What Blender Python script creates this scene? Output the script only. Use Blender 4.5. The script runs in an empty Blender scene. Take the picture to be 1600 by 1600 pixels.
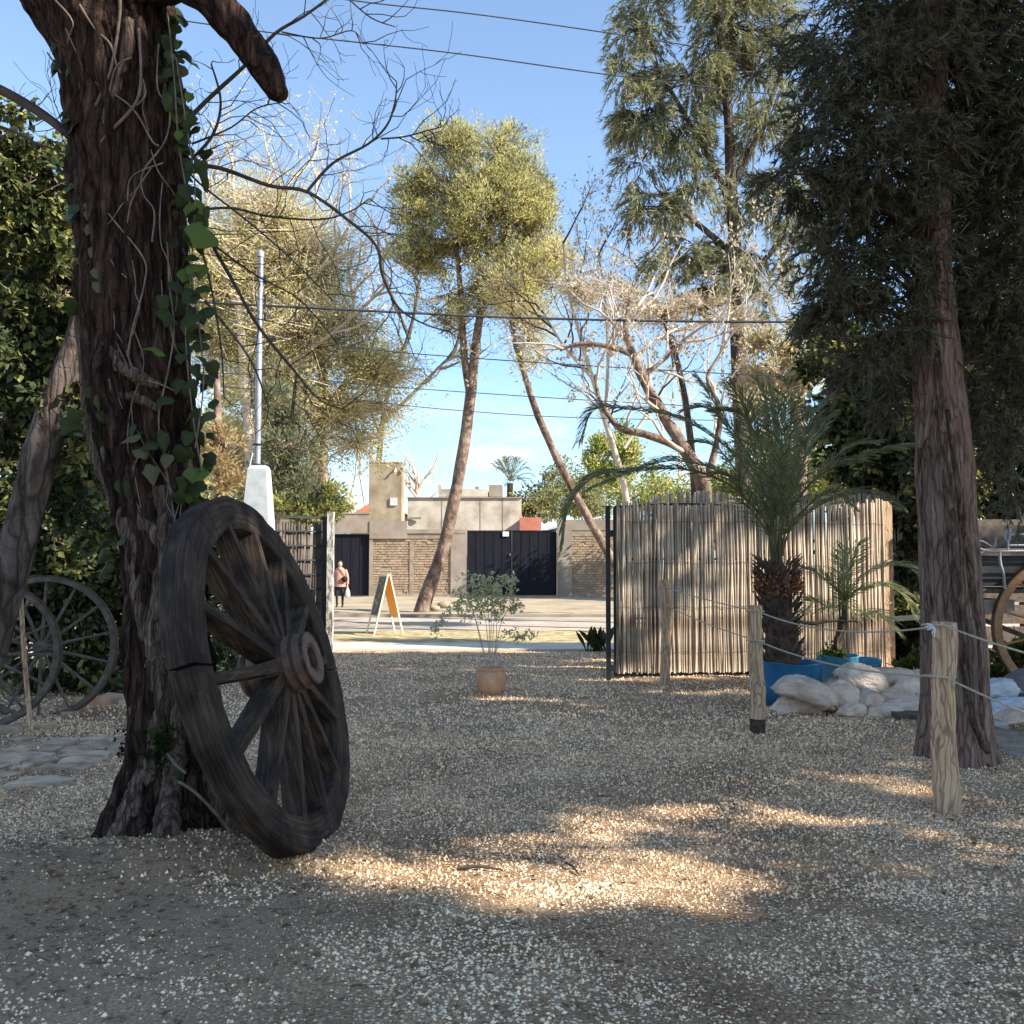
import bpy, math, random
import numpy as np
from mathutils import Vector, noise as mnoise

scene = bpy.context.scene
COL = scene.collection
rng = np.random.default_rng(7)
random.seed(7)
R = math.radians

# ------------------------------------------------------------------ camera, sky, sun
FPX = 1500.0
TH = math.atan(85 / FPX)
cam_data = bpy.data.cameras.new('camera')
cam = bpy.data.objects.new('camera', cam_data)
COL.objects.link(cam)
cam.location = (0, 0, 1.5)
cam.rotation_euler = (R(90) + TH, 0, 0)
cam_data.sensor_width = 36
cam_data.lens = 36 * FPX / 1600
cam_data.clip_start = 0.05
cam_data.clip_end = 2000
scene.camera = cam

SUN = Vector((0.93, -0.40, 0)).normalized()
EL = R(33)
world = bpy.data.worlds.new("World")
scene.world = world
world.use_nodes = True
wn, wl = world.node_tree.nodes, world.node_tree.links
wn.clear()
sky = wn.new('ShaderNodeTexSky')
sky.sky_type = 'NISHITA'
sky.sun_disc = False
sky.sun_elevation = EL
sky.sun_rotation = math.atan2(SUN.x, SUN.y)
sky.air_density = 1.0
sky.dust_density = 0.15
sky.ozone_density = 1.3
# broken low cloud near the horizon, carried on the sky direction
wtc = wn.new('ShaderNodeTexCoord')
wmap = wn.new('ShaderNodeMapping')
wmap.inputs['Scale'].default_value = (3.0, 3.0, 11.0)
wno = wn.new('ShaderNodeTexNoise')
wno.inputs['Scale'].default_value = 2.2
wno.inputs['Detail'].default_value = 6
wno.inputs['Roughness'].default_value = 0.62
wr = wn.new('ShaderNodeValToRGB')
wr.color_ramp.elements[0].position = 0.5
wr.color_ramp.elements[1].position = 0.66
wsep = wn.new('ShaderNodeSeparateXYZ')
wr2 = wn.new('ShaderNodeValToRGB')
for p_, v_ in ((0.0, 0.9), (0.13, 0.5), (0.2, 0.0)):
    e_ = wr2.color_ramp.elements.new(p_) if p_ not in (0.0,) else wr2.color_ramp.elements[0]
    e_.color = (v_, v_, v_, 1)
wr2.color_ramp.elements[-1].color = (0, 0, 0, 1)
wmul = wn.new('ShaderNodeMath'); wmul.operation = 'MULTIPLY'
wmix = wn.new('ShaderNodeMixRGB')
wmix.inputs[2].default_value = (4.0, 4.1, 4.2, 1)
wbg = wn.new('ShaderNodeBackground')
wbg.inputs['Strength'].default_value = 0.105
wout = wn.new('ShaderNodeOutputWorld')
wl.new(wtc.outputs['Generated'], wmap.inputs[0]); wl.new(wmap.outputs[0], wno.inputs['Vector'])
wl.new(wno.outputs[0], wr.inputs[0]); wl.new(wtc.outputs['Generated'], wsep.inputs[0])
wl.new(wsep.outputs[2], wr2.inputs[0]); wl.new(wr.outputs[0], wmul.inputs[0]); wl.new(wr2.outputs[0], wmul.inputs[1])
wr3 = wn.new('ShaderNodeValToRGB'); wr3.color_ramp.elements[0].color = (.50, .66, .84, 1); wr3.color_ramp.elements[1].position = .4
wtint = wn.new('ShaderNodeMixRGB'); wtint.blend_type = 'MULTIPLY'; wtint.inputs[0].default_value = 1
wl.new(wsep.outputs[2], wr3.inputs[0]); wl.new(sky.outputs[0], wtint.inputs[1]); wl.new(wr3.outputs[0], wtint.inputs[2])
wl.new(wmul.outputs[0], wmix.inputs[0]); wl.new(wtint.outputs[0], wmix.inputs[1])
wl.new(wmix.outputs[0], wbg.inputs[0]); wl.new(wbg.outputs[0], wout.inputs[0])

sun_data = bpy.data.lights.new('sun', 'SUN')
sun_data.energy = 3.8
sun_data.angle = R(0.53)
sun_data.color = (1.0, 0.955, 0.85)
sun = bpy.data.objects.new('sun', sun_data)
COL.objects.link(sun)
SD = Vector((SUN.x * math.cos(EL), SUN.y * math.cos(EL), math.sin(EL)))
sun.rotation_euler = (-SD).to_track_quat('-Z', 'Y').to_euler()
sun.location = SD * 60

scene.view_settings.view_transform = 'Standard'
scene.view_settings.look = 'None'
scene.view_settings.gamma = 1
scene.view_settings.use_curve_mapping = False
scene.view_settings.exposure = 1.55
scene.render.engine = 'CYCLES'
scene.cycles.max_bounces = 8
scene.cycles.diffuse_bounces = 4
scene.cycles.transparent_max_bounces = 8

# ------------------------------------------------------------------ helpers
CT, ST = math.cos(TH), math.sin(TH)
def P(px, py, Y):
    """the point of the place seen at that pixel of the 1600 px photograph, Y metres away"""
    x = (px - 800) / FPX; y = (800 - py) / FPX
    k = Y / (CT - y * ST)
    return Vector((x * k, Y, 1.5 + (ST + y * CT) * k))
def G(px, py):
    x = (px - 800) / FPX; y = (800 - py) / FPX
    k = 1.5 / -(ST + y * CT)
    return Vector((x * k, (CT - y * ST) * k, 0))

class MB:
    def __init__(s): s.V = []; s.F = []; s.n = 0
    def add(s, V, F, mat=0, smooth=False):
        V = np.asarray(V, float).reshape(-1, 3); F = np.asarray(F, int)
        s.V.append(V); s.F.append((F + s.n, mat, smooth)); s.n += len(V); return s
    def quadbox(s, c8, mat=0):
        return s.add(c8, [[0,3,2,1],[4,5,6,7],[0,1,5,4],[1,2,6,5],[2,3,7,6],[3,0,4,7]], mat)
    def box(s, x0, x1, y0, y1, z0, z1, mat=0, j=0.0):
        c = np.array([[x0,y0,z0],[x1,y0,z0],[x1,y1,z0],[x0,y1,z0],[x0,y0,z1],[x1,y0,z1],[x1,y1,z1],[x0,y1,z1]], float)
        if j: c += rng.uniform(-j, j, c.shape)
        return s.quadbox(c, mat)
    def beam(s, a, b, w, t, up=(0, 0, 1), mat=0):
        """rectangular bar from a to b, w across (perpendicular to up), t along up"""
        a, b = Vector(a), Vector(b); d = (b - a).normalized(); up = Vector(up)
        e = d.cross(up); e = (e if e.length > 1e-4 else d.cross(Vector((1, 0, 0)))).normalized(); f = e.cross(d).normalized()
        c = []
        for q in (a, b):
            for i, j in ((-1,-1),(1,-1),(1,1),(-1,1)): c.append(q + e * (i * w / 2) + f * (j * t / 2))
        return s.quadbox([tuple(v) for v in c], mat)
    def tube(s, pts, radii, sides=8, mat=0, smooth=True, cap=True, rough=0.0, nscale=6.0):
        pts = [Vector(p) for p in pts]; n = len(pts)
        if not hasattr(radii, '__len__'): radii = [radii] * n
        T = [(pts[min(i + 1, n - 1)] - pts[max(i - 1, 0)]).normalized() for i in range(n)]
        e = T[0].orthogonal().normalized(); V = []
        for i in range(n):
            e = (e - T[i] * e.dot(T[i])).normalized(); f = T[i].cross(e)
            for k in range(sides):
                a = 2 * math.pi * k / sides; r = radii[i]
                d = e * math.cos(a) + f * math.sin(a)
                if rough:
                    q = pts[i] + d * r
                    r *= 1 + rough * mnoise.noise(q * nscale)
                V.append(pts[i] + d * r)
        F = [[i*sides+k, i*sides+(k+1)%sides, (i+1)*sides+(k+1)%sides, (i+1)*sides+k] for i in range(n-1) for k in range(sides)]
        base = s.n
        s.add([tuple(v) for v in V], F, mat, smooth)
        if cap:
            for i, rev in ((0, True), (n - 1, False)):
                V2 = [tuple(V[i * sides + k]) for k in range(sides)] + [tuple(pts[i])]
                F2 = [[k, (k + 1) % sides, sides] for k in range(sides)]
                if rev: F2 = [f[::-1] for f in F2]
                s.add(V2, F2, mat, smooth)
        return s
    def lathe(s, prof, c=(0, 0, 0), sides=24, mat=0, smooth=True):
        V = []; c = Vector(c)
        for r, z in prof:
            for k in range(sides):
                a = 2 * math.pi * k / sides
                V.append((c.x + r * math.cos(a), c.y + r * math.sin(a), c.z + z))
        F = [[i*sides+k, i*sides+(k+1)%sides, (i+1)*sides+(k+1)%sides, (i+1)*sides+k] for i in range(len(prof)-1) for k in range(sides)]
        return s.add(V, F, mat, smooth)
    def segs(s, A, B, ra, rb, sides=3, mat=0):
        A = np.asarray(A, float).reshape(-1, 3); B = np.asarray(B, float).reshape(-1, 3)
        if not len(A): return s
        ra = np.broadcast_to(np.asarray(ra, float), (len(A),)); rb = np.broadcast_to(np.asarray(rb, float), (len(A),))
        d = B - A; d /= np.linalg.norm(d, axis=1)[:, None] + 1e-9
        ref = np.where(np.abs(d[:, 2:3]) < 0.9, np.array([[0, 0, 1.]]), np.array([[1., 0, 0]]))
        e = np.cross(d, ref); e /= np.linalg.norm(e, axis=1)[:, None]; f = np.cross(d, e)
        V = np.zeros((len(A), 2 * sides, 3))
        for k in range(sides):
            a = 2 * math.pi * k / sides; o = e * math.cos(a) + f * math.sin(a)
            V[:, k] = A + o * ra[:, None]; V[:, sides + k] = B + o * rb[:, None]
        q = np.array([[k, (k + 1) % sides, sides + (k + 1) % sides, sides + k] for k in range(sides)])
        F = (q[None] + (np.arange(len(A)) * 2 * sides)[:, None, None]).reshape(-1, 4)
        return s.add(V.reshape(-1, 3), F, mat, sides > 3)
    def leaves(s, C, D, N, L, W, kind='rhomb', mat=0):
        """batch of leaves: base points C, directions D, normals N, lengths L, widths W"""
        n = len(C)
        if not n: return s
        D = D / (np.linalg.norm(D, axis=1)[:, None] + 1e-9)
        S = np.cross(D, N); S /= np.linalg.norm(S, axis=1)[:, None] + 1e-9; N = np.cross(S, D)
        L = np.broadcast_to(np.asarray(L, float), (n,))[:, None]; W = np.broadcast_to(np.asarray(W, float), (n,))[:, None]
        if kind == 'tri':
            tp = [(0, -.5, 0), (0, .5, 0), (1, 0, 0)]; fs = [[0, 1, 2]]
        elif kind == 'rhomb':
            tp = [(0, 0, 0), (.45, -.5, .12), (1, 0, -.05), (.45, .5, .12)]; fs = [[0, 1, 2], [0, 2, 3]]
        elif kind == 'oval':
            tp = [(0, 0, 0), (.28, -.42, .1), (.7, -.36, .08), (1, 0, -.1), (.7, .36, .08), (.28, .42, .1), (.5, 0, -.02)]
            fs = [[0, 1, 6], [1, 2, 6], [2, 3, 6], [3, 4, 6], [4, 5, 6], [5, 0, 6]]
        V = np.zeros((n, len(tp), 3))
        for i, (l, w, h) in enumerate(tp): V[:, i] = C + D * L * l + S * W * w + N * W * h
        F = (np.array(fs)[None] + (np.arange(n) * len(tp))[:, None, None]).reshape(-1, 3)
        return s.add(V.reshape(-1, 3), F, mat)
    def build(s, name, mats, parent=None, loc=None):
        me = bpy.data.meshes.new(name)
        o = bpy.data.objects.new(name, me); COL.objects.link(o)
        if parent is not None: o.parent = parent
        if s.V:
            V = np.concatenate(s.V)
            if loc is not None: V = V - np.array(loc)
            me.vertices.add(len(V)); me.vertices.foreach_set('co', V.ravel().astype(np.float32))
            lt = np.concatenate([np.full(len(F), F.shape[1]) for F, m, sm in s.F])
            lv = np.concatenate([F.ravel() for F, m, sm in s.F])
            me.loops.add(len(lv)); me.loops.foreach_set('vertex_index', lv.astype(np.int32))
            me.polygons.add(len(lt))
            me.polygons.foreach_set('loop_start', np.concatenate([[0], np.cumsum(lt)[:-1]]).astype(np.int32))
            me.polygons.foreach_set('loop_total', lt.astype(np.int32))
            me.polygons.foreach_set('material_index', np.concatenate([np.full(len(F), m) for F, m, sm in s.F]).astype(np.int32))
            me.polygons.foreach_set('use_smooth', np.concatenate([np.full(len(F), sm) for F, m, sm in s.F]).astype(bool))
            me.update(calc_edges=True); me.validate()
        for m in (mats if isinstance(mats, (list, tuple)) else [mats]): me.materials.append(m)
        if loc is not None: o.location = loc
        return o

def tag(o, label, cat, group=None):
    o['label'] = label; o['category'] = cat
    if group: o['group'] = group
    return o
def thing(name, loc, label, cat, group=None, rot=(0, 0, 0)):
    o = bpy.data.objects.new(name, None); COL.objects.link(o)
    o.location = loc; o.rotation_euler = rot; o.empty_display_size = 0.1
    return tag(o, label, cat, group)
def part(mb, name, mats, par):
    """part given in world coordinates, hung under an Empty that only has a location"""
    loc = tuple(par.location)
    o = mb.build(name, mats, par)
    me = o.data
    co = np.zeros(len(me.vertices) * 3, np.float32); me.vertices.foreach_get('co', co)
    co = co.reshape(-1, 3) - np.array(loc, np.float32); me.vertices.foreach_set('co', co.ravel()); me.update()
    return o
def struct(mb, name, mats):
    o = mb.build(name, mats); o['kind'] = 'structure'; return o
def dupe(src, name, par):
    o = src.copy(); o.name = name; COL.objects.link(o); o.parent = par; return o

# ------------------------------------------------------------------ materials
def newmat(name):
    m = bpy.data.materials.new(name); m.use_nodes = True
    nt = m.node_tree; b = nt.nodes['Principled BSDF']
    b.inputs['Specular IOR Level'].default_value = 0.25
    return m, nt, b
def ramp(nt, stops):
    r = nt.nodes.new('ShaderNodeValToRGB'); el = r.color_ramp.elements
    while len(el) < len(stops): el.new(0.5)
    for e, (p, c) in zip(el, stops):
        e.position = p; e.color = (*c, 1)
    return r
def surf(name, cols, scale=6, detail=6, rough=0.85, bump=0.3, stretch=(1, 1, 1), rnd=0.0, spec=0.2, metal=0.0, bdist=0.02, fine=None):
    """noise-coloured surface: cols = list of (pos, rgb)"""
    m, nt, b = newmat(name); N = nt.nodes; Lk = nt.links
    tc = N.new('ShaderNodeTexCoord'); mp = N.new('ShaderNodeMapping'); mp.inputs['Scale'].default_value = stretch
    no = N.new('ShaderNodeTexNoise'); no.inputs['Scale'].default_value = scale; no.inputs['Detail'].default_value = detail
    no.inputs['Roughness'].default_value = 0.62
    Lk.new(tc.outputs['Object'], mp.inputs[0]); Lk.new(mp.outputs[0], no.inputs['Vector'])
    r = ramp(nt, cols); Lk.new(no.outputs[0], r.inputs[0]); out = r.outputs[0]
    if rnd:
        oi = N.new('ShaderNodeObjectInfo'); ge = N.new('ShaderNodeNewGeometry')
        ad = N.new('ShaderNodeMath'); ad.operation = 'ADD'; Lk.new(oi.outputs['Random'], ad.inputs[0]); Lk.new(ge.outputs['Random Per Island'], ad.inputs[1])
        fr = N.new('ShaderNodeMath'); fr.operation = 'FRACT'; Lk.new(ad.outputs[0], fr.inputs[0])
        mr = N.new('ShaderNodeMapRange'); mr.inputs['To Min'].default_value = 1 - rnd; mr.inputs['To Max'].default_value = 1 + rnd
        Lk.new(fr.outputs[0], mr.inputs[0])
        hs = N.new('ShaderNodeHueSaturation'); Lk.new(mr.outputs[0], hs.inputs['Value']); Lk.new(out, hs.inputs['Color']); out = hs.outputs[0]
    Lk.new(out, b.inputs['Base Color'])
    b.inputs['Roughness'].default_value = rough; b.inputs['Specular IOR Level'].default_value = spec; b.inputs['Metallic'].default_value = metal
    if bump:
        n2 = N.new('ShaderNodeTexNoise'); n2.inputs['Scale'].default_value = fine or scale * 3; n2.inputs['Detail'].default_value = 5
        Lk.new(mp.outputs[0], n2.inputs['Vector'])
        bp = N.new('ShaderNodeBump'); bp.inputs['Strength'].default_value = bump; bp.inputs['Distance'].default_value = bdist
        Lk.new(n2.outputs[0], bp.inputs['Height']); Lk.new(bp.outputs[0], b.inputs['Normal'])
    return m
def leafmat(name, c1, c2, trans=0.35, tcol=None, rough=0.5, spec=0.3, hue=0.02):
    m, nt, b = newmat(name); N = nt.nodes; Lk = nt.links
    ge = N.new('ShaderNodeNewGeometry'); r = ramp(nt, [(0.0, c1), (1.0, c2)]); Lk.new(ge.outputs['Random Per Island'], r.inputs[0])
    b.inputs['Roughness'].default_value = rough; b.inputs['Specular IOR Level'].default_value = spec
    Lk.new(r.outputs[0], b.inputs['Base Color'])
    tr = N.new('ShaderNodeBsdfTranslucent')
    if tcol is None: Lk.new(r.outputs[0], tr.inputs[0])
    else: tr.inputs[0].default_value = (*tcol, 1)
    mx = N.new('ShaderNodeMixShader'); mx.inputs[0].default_value = trans
    Lk.new(b.outputs[0], mx.inputs[1]); Lk.new(tr.outputs[0], mx.inputs[2])
    Lk.new(mx.outputs[0], N['Material Output'].inputs[0])
    return m

M = {}
def barkmat(name, dark, mid, light, sc=22, bd=.04, st=.16):
    m, nt, b = newmat(name); N = nt.nodes; Lk = nt.links
    tc = N.new('ShaderNodeTexCoord'); mp = N.new('ShaderNodeMapping'); mp.inputs['Scale'].default_value = (1, 1, st)
    wv = N.new('ShaderNodeTexNoise'); wv.inputs['Scale'].default_value = 3; Lk.new(tc.outputs['Object'], wv.inputs['Vector'])
    ad = N.new('ShaderNodeVectorMath'); ad.operation = 'MULTIPLY_ADD'; ad.inputs[1].default_value = (.12, .12, .12); Lk.new(wv.outputs['Color'], ad.inputs[0]); Lk.new(tc.outputs['Object'], ad.inputs[2])
    Lk.new(ad.outputs[0], mp.inputs[0])
    a = N.new('ShaderNodeTexNoise'); a.inputs['Scale'].default_value = sc; a.inputs['Detail'].default_value = 9; a.inputs['Roughness'].default_value = .68; Lk.new(mp.outputs[0], a.inputs['Vector'])
    v = N.new('ShaderNodeTexVoronoi'); v.feature = 'DISTANCE_TO_EDGE'; v.inputs['Scale'].default_value = sc * .9; Lk.new(mp.outputs[0], v.inputs['Vector'])
    c = ramp(nt, [(0.0, (.25, .25, .25)), (0.12, (1, 1, 1))]); Lk.new(v.outputs['Distance'], c.inputs[0])
    r = ramp(nt, [(0.34, dark), (0.5, mid), (0.68, light)]); Lk.new(a.outputs[0], r.inputs[0])
    mx = N.new('ShaderNodeMixRGB'); mx.blend_type = 'MULTIPLY'; mx.inputs[0].default_value = .75; Lk.new(r.outputs[0], mx.inputs[1]); Lk.new(c.outputs[0], mx.inputs[2])
    Lk.new(mx.outputs[0], b.inputs['Base Color']); b.inputs['Roughness'].default_value = .92; b.inputs['Specular IOR Level'].default_value = .12
    h = N.new('ShaderNodeMath'); h.operation = 'MULTIPLY_ADD'; h.inputs[1].default_value = .6; Lk.new(c.outputs[0], h.inputs[0]); Lk.new(a.outputs[0], h.inputs[2])
    f2 = N.new('ShaderNodeTexNoise'); f2.inputs['Scale'].default_value = sc * 2.6; f2.inputs['Detail'].default_value = 6; f2.inputs['Roughness'].default_value = .7; Lk.new(tc.outputs['Object'], f2.inputs['Vector'])
    m3 = N.new('ShaderNodeMapping'); m3.inputs['Scale'].default_value = (1, 1, .55); Lk.new(ad.outputs[0], m3.inputs[0])
    v3 = N.new('ShaderNodeTexVoronoi'); v3.feature = 'DISTANCE_TO_EDGE'; v3.inputs['Scale'].default_value = sc * .8; Lk.new(m3.outputs[0], v3.inputs['Vector'])
    c3 = ramp(nt, [(0.0, (0, 0, 0)), (0.05, (1, 1, 1))]); Lk.new(v3.outputs['Distance'], c3.inputs[0])
    h2 = N.new('ShaderNodeMath'); h2.operation = 'MULTIPLY_ADD'; h2.inputs[1].default_value = .5; Lk.new(f2.outputs[0], h2.inputs[0]); Lk.new(h.outputs[0], h2.inputs[2])
    h4 = N.new('ShaderNodeMath'); h4.operation = 'MULTIPLY_ADD'; h4.inputs[1].default_value = .25; Lk.new(c3.outputs[0], h4.inputs[0]); Lk.new(h2.outputs[0], h4.inputs[2]); h = h4
    bp = N.new('ShaderNodeBump'); bp.inputs['Strength'].default_value = 1; bp.inputs['Distance'].default_value = bd; Lk.new(h.outputs[0], bp.inputs['Height']); Lk.new(bp.outputs[0], b.inputs['Normal'])
    return m
M['bark_old'] = barkmat('bark_old', (.018, .009, .007), (.065, .036, .026), (.17, .102, .074), 20, .05, .1)
M['root_bark'] = barkmat('root_bark', (.035, .02, .014), (.12, .08, .058), (.28, .2, .15), 30, .012, .12)
M['bark_grey'] = barkmat('bark_grey', (.05, .036, .03), (.12, .088, .072), (.22, .17, .14), 10, .03, .2)
M['bark_light'] = surf('bark_light', [(0.3, (.12, .075, .05)), (0.5, (.26, .18, .13)), (0.75, (.4, .31, .24))], 5, 7, .9, .6, (1, 1, .5), bdist=.04)
M['bark_pine'] = surf('bark_pine', [(0.35, (.07, .045, .035)), (0.5, (.18, .12, .09)), (0.7, (.34, .25, .19))], 4, 7, .9, .8, (1, 1, .8), bdist=.06)
M['twig_dark'] = surf('twig_dark', [(0.3, (.05, .038, .03)), (0.7, (.12, .09, .07))], 6, 3, .9, 0)
M['twig_pale'] = surf('twig_pale', [(0.3, (.42, .33, .25)), (0.7, (.66, .54, .43))], 2, 3, .9, 0)
M['vine'] = surf('vine', [(0.3, (.09, .065, .05)), (0.7, (.26, .2, .155))], 12, 4, .9, .4, bdist=.006)
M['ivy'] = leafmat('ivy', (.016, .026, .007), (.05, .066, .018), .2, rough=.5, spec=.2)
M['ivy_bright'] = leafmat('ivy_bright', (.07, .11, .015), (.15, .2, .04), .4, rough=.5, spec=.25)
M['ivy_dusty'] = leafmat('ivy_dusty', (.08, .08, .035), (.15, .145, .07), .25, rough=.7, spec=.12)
M['hedge'] = leafmat('hedge', (.03, .045, .018), (.11, .125, .05), .3, rough=.42, spec=.4)
M['hedge_gold'] = leafmat('hedge_gold', (.26, .26, .07), (.48, .45, .17), .5)
M['pine'] = leafmat('pine', (.44, .42, .14), (.74, .66, .3), .5)
M['pine_dull'] = leafmat('pine_dull', (.14, .15, .075), (.27, .26, .15), .4)
M['casuarina'] = leafmat('casuarina', (.15, .16, .09), (.42, .39, .19), .45)
M['cypress'] = leafmat('cypress', (.055, .055, .032), (.18, .165, .1), .35)
M['yellow_leaf'] = leafmat('yellow_leaf', (.55, .5, .16), (.85, .74, .36), .5)
M['orange_leaf'] = leafmat('orange_leaf', (.34, .22, .1), (.46, .36, .18), .45)
M['brown_leaf'] = leafmat('brown_leaf', (.4, .32, .2), (.64, .55, .4), .45)
M['poplar_leaf'] = leafmat('poplar_leaf', (.13, .2, .03), (.22, .3, .06), .5)
M['palm'] = leafmat('palm', (.09, .105, .04), (.27, .27, .12), .35, rough=.4, spec=.4)
M['rosette'] = leafmat('rosette', (.4, .4, .2), (.68, .66, .38), .3)
M['palm_light'] = leafmat('palm_light', (.22, .24, .1), (.42, .42, .2), .4)
M['gravel'] = None
M['wheel_wood'] = surf('wheel_wood', [(0.3, (.02, .012, .008)), (0.5, (.06, .038, .026)), (0.72, (.17, .115, .08))], 26, 10, .85, 1.0, (1, 1, 1), rnd=.25, bdist=.014, fine=60)
def polar_wood(name, along, dark, mid, light):
    m, nt, b = newmat(name); N = nt.nodes; Lk = nt.links
    tc = N.new('ShaderNodeTexCoord'); sp = N.new('ShaderNodeSeparateXYZ'); Lk.new(tc.outputs['Object'], sp.inputs[0])
    at = N.new('ShaderNodeMath'); at.operation = 'ARCTAN2'; Lk.new(sp.outputs[2], at.inputs[0]); Lk.new(sp.outputs[0], at.inputs[1])
    q = N.new('ShaderNodeCombineXYZ'); Lk.new(sp.outputs[0], q.inputs[0]); Lk.new(sp.outputs[2], q.inputs[1])
    ln = N.new('ShaderNodeVectorMath'); ln.operation = 'LENGTH'; Lk.new(q.outputs[0], ln.inputs[0])
    cb = N.new('ShaderNodeCombineXYZ'); Lk.new(at.outputs[0], cb.inputs[0]); Lk.new(ln.outputs['Value'], cb.inputs[1]); Lk.new(sp.outputs[1], cb.inputs[2])
    mp = N.new('ShaderNodeMapping'); mp.inputs['Scale'].default_value = (4, 62, 62) if along == 'theta' else (44, 4.0, 62); Lk.new(cb.outputs[0], mp.inputs[0])
    oi = N.new('ShaderNodeObjectInfo'); ml = N.new('ShaderNodeMath'); ml.operation = 'MULTIPLY'; ml.inputs[1].default_value = 30; Lk.new(oi.outputs['Random'], ml.inputs[0])
    av = N.new('ShaderNodeVectorMath'); av.operation = 'ADD'; Lk.new(mp.outputs[0], av.inputs[0]); Lk.new(ml.outputs[0], av.inputs[1])
    a = N.new('ShaderNodeTexNoise'); a.inputs['Scale'].default_value = 1; a.inputs['Detail'].default_value = 8; a.inputs['Roughness'].default_value = .6; a.inputs['Distortion'].default_value = .6; Lk.new(av.outputs[0], a.inputs['Vector'])
    g = N.new('ShaderNodeTexNoise'); g.inputs['Scale'].default_value = 5; g.inputs['Detail'].default_value = 5; Lk.new(tc.outputs['Object'], g.inputs['Vector'])
    f = N.new('ShaderNodeTexNoise'); f.inputs['Scale'].default_value = 90; f.inputs['Detail'].default_value = 3; Lk.new(tc.outputs['Object'], f.inputs['Vector'])
    r = ramp(nt, [(0.3, dark), (0.5, mid), (0.78, light)]); Lk.new(a.outputs[0], r.inputs[0])
    g2 = ramp(nt, [(0.34, (.55, .55, .55)), (0.62, (1.7, 1.6, 1.5))]); Lk.new(g.outputs[0], g2.inputs[0])
    mx = N.new('ShaderNodeMixRGB'); mx.blend_type = 'MULTIPLY'; mx.inputs[0].default_value = 1; Lk.new(r.outputs[0], mx.inputs[1]); Lk.new(g2.outputs[0], mx.inputs[2])
    Lk.new(mx.outputs[0], b.inputs['Base Color']); b.inputs['Roughness'].default_value = .85; b.inputs['Specular IOR Level'].default_value = .2
    h = N.new('ShaderNodeMath'); h.operation = 'MULTIPLY_ADD'; h.inputs[1].default_value = .35; Lk.new(f.outputs[0], h.inputs[0]); Lk.new(a.outputs[0], h.inputs[2])
    bp = N.new('ShaderNodeBump'); bp.inputs['Strength'].default_value = .8; bp.inputs['Distance'].default_value = .007; Lk.new(h.outputs[0], bp.inputs['Height']); Lk.new(bp.outputs[0], b.inputs['Normal'])
    return m
M['rim_wood'] = polar_wood('rim_wood', 'theta', (.014, .009, .007), (.034, .024, .018), (.085, .064, .048))
M['spoke_wood'] = polar_wood('spoke_wood', 'r', (.015, .01, .007), (.04, .028, .02), (.11, .08, .06))
M['old_iron'] = surf('old_iron', [(0.3, (.05, .032, .022)), (0.7, (.14, .085, .055))], 20, 5, .6, .3, metal=.5, bdist=.003)
M['hub_wood'] = surf('hub_wood', [(0.3, (.10, .062, .045)), (0.7, (.2, .14, .105))], 14, 6, .75, .4, (1, 1, 1), bdist=.004)
M['cart_wood'] = surf('cart_wood', [(0.3, (.07, .055, .045)), (0.7, (.2, .16, .13))], 14, 6, .85, .4, bdist=.004)
M['cart_brown'] = surf('cart_brown', [(0.3, (.25, .13, .06)), (0.7, (.42, .25, .13))], 14, 6, .7, .3, bdist=.004)
M['post_wood'] = barkmat('post_wood', (.46, .29, .17), (.64, .42, .26), (.76, .54, .35), 38, .004, .05)
M['charred'] = surf('charred', [(0.3, (.03, .022, .017)), (0.7, (.11, .08, .06))], 20, 4, .95, .4)
M['plank'] = surf('plank', [(0.3, (.22, .17, .13)), (0.7, (.42, .36, .3))], 8, 7, .9, .5, (1, 1, 1), rnd=.2, bdist=.006)
M['reed'] = surf('reed', [(0.34, (.18, .125, .085)), (0.5, (.43, .335, .245)), (0.66, (.64, .525, .4))], 16, 8, .8, .3, (1, 1, .3), rnd=.38, bdist=.004)
M['rope'] = surf('rope', [(0.3, (.35, .28, .2)), (0.7, (.6, .52, .4))], 60, 3, .95, .6, bdist=.003)
M['twine'] = surf('twine', [(0.3, (.75, .78, .8)), (0.7, (.85, .87, .9))], 60, 3, .8, .2)
M['black_metal'] = surf('black_metal', [(0.3, (.012, .012, .014)), (0.7, (.03, .03, .032))], 8, 3, .55, .1, spec=.4)
M['gate_black'] = surf('gate_black', [(0.3, (.008, .008, .013)), (0.7, (.016, .016, .024))], 1.4, 5, .7, .05, (4, 1, .5), spec=.15)
M['galvanised'] = surf('galvanised', [(0.3, (.22, .23, .25)), (0.7, (.36, .37, .4))], 9, 4, .5, .1, metal=.3, spec=.4)
M['pale_concrete'] = surf('pale_concrete', [(0.3, (.36, .37, .36)), (0.7, (.52, .53, .52))], 6, 7, .9, .3, bdist=.006)
M['peeling_paint'] = surf('peeling_paint', [(0.42, (.16, .12, .09)), (0.5, (.4, .36, .3)), (0.62, (.66, .62, .55))], 16, 6, .85, .3, (1, 1, .4))
M['concrete'] = surf('concrete', [(0.3, (.19, .15, .12)), (0.5, (.29, .235, .19)), (0.75, (.38, .32, .26))], .9, 8, .95, .3, bdist=.02, fine=12)
M['stucco'] = surf('stucco', [(0.36, (.3, .245, .19)), (0.5, (.5, .42, .33)), (0.64, (.62, .54, .44))], .7, 8, .95, .3, bdist=.02, fine=12)
M['tower_plaster'] = surf('tower_plaster', [(0.36, (.2, .155, .105)), (0.5, (.3, .24, .165)), (0.64, (.4, .33, .23))], .8, 8, .95, .3, bdist=.02, fine=12)
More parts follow.
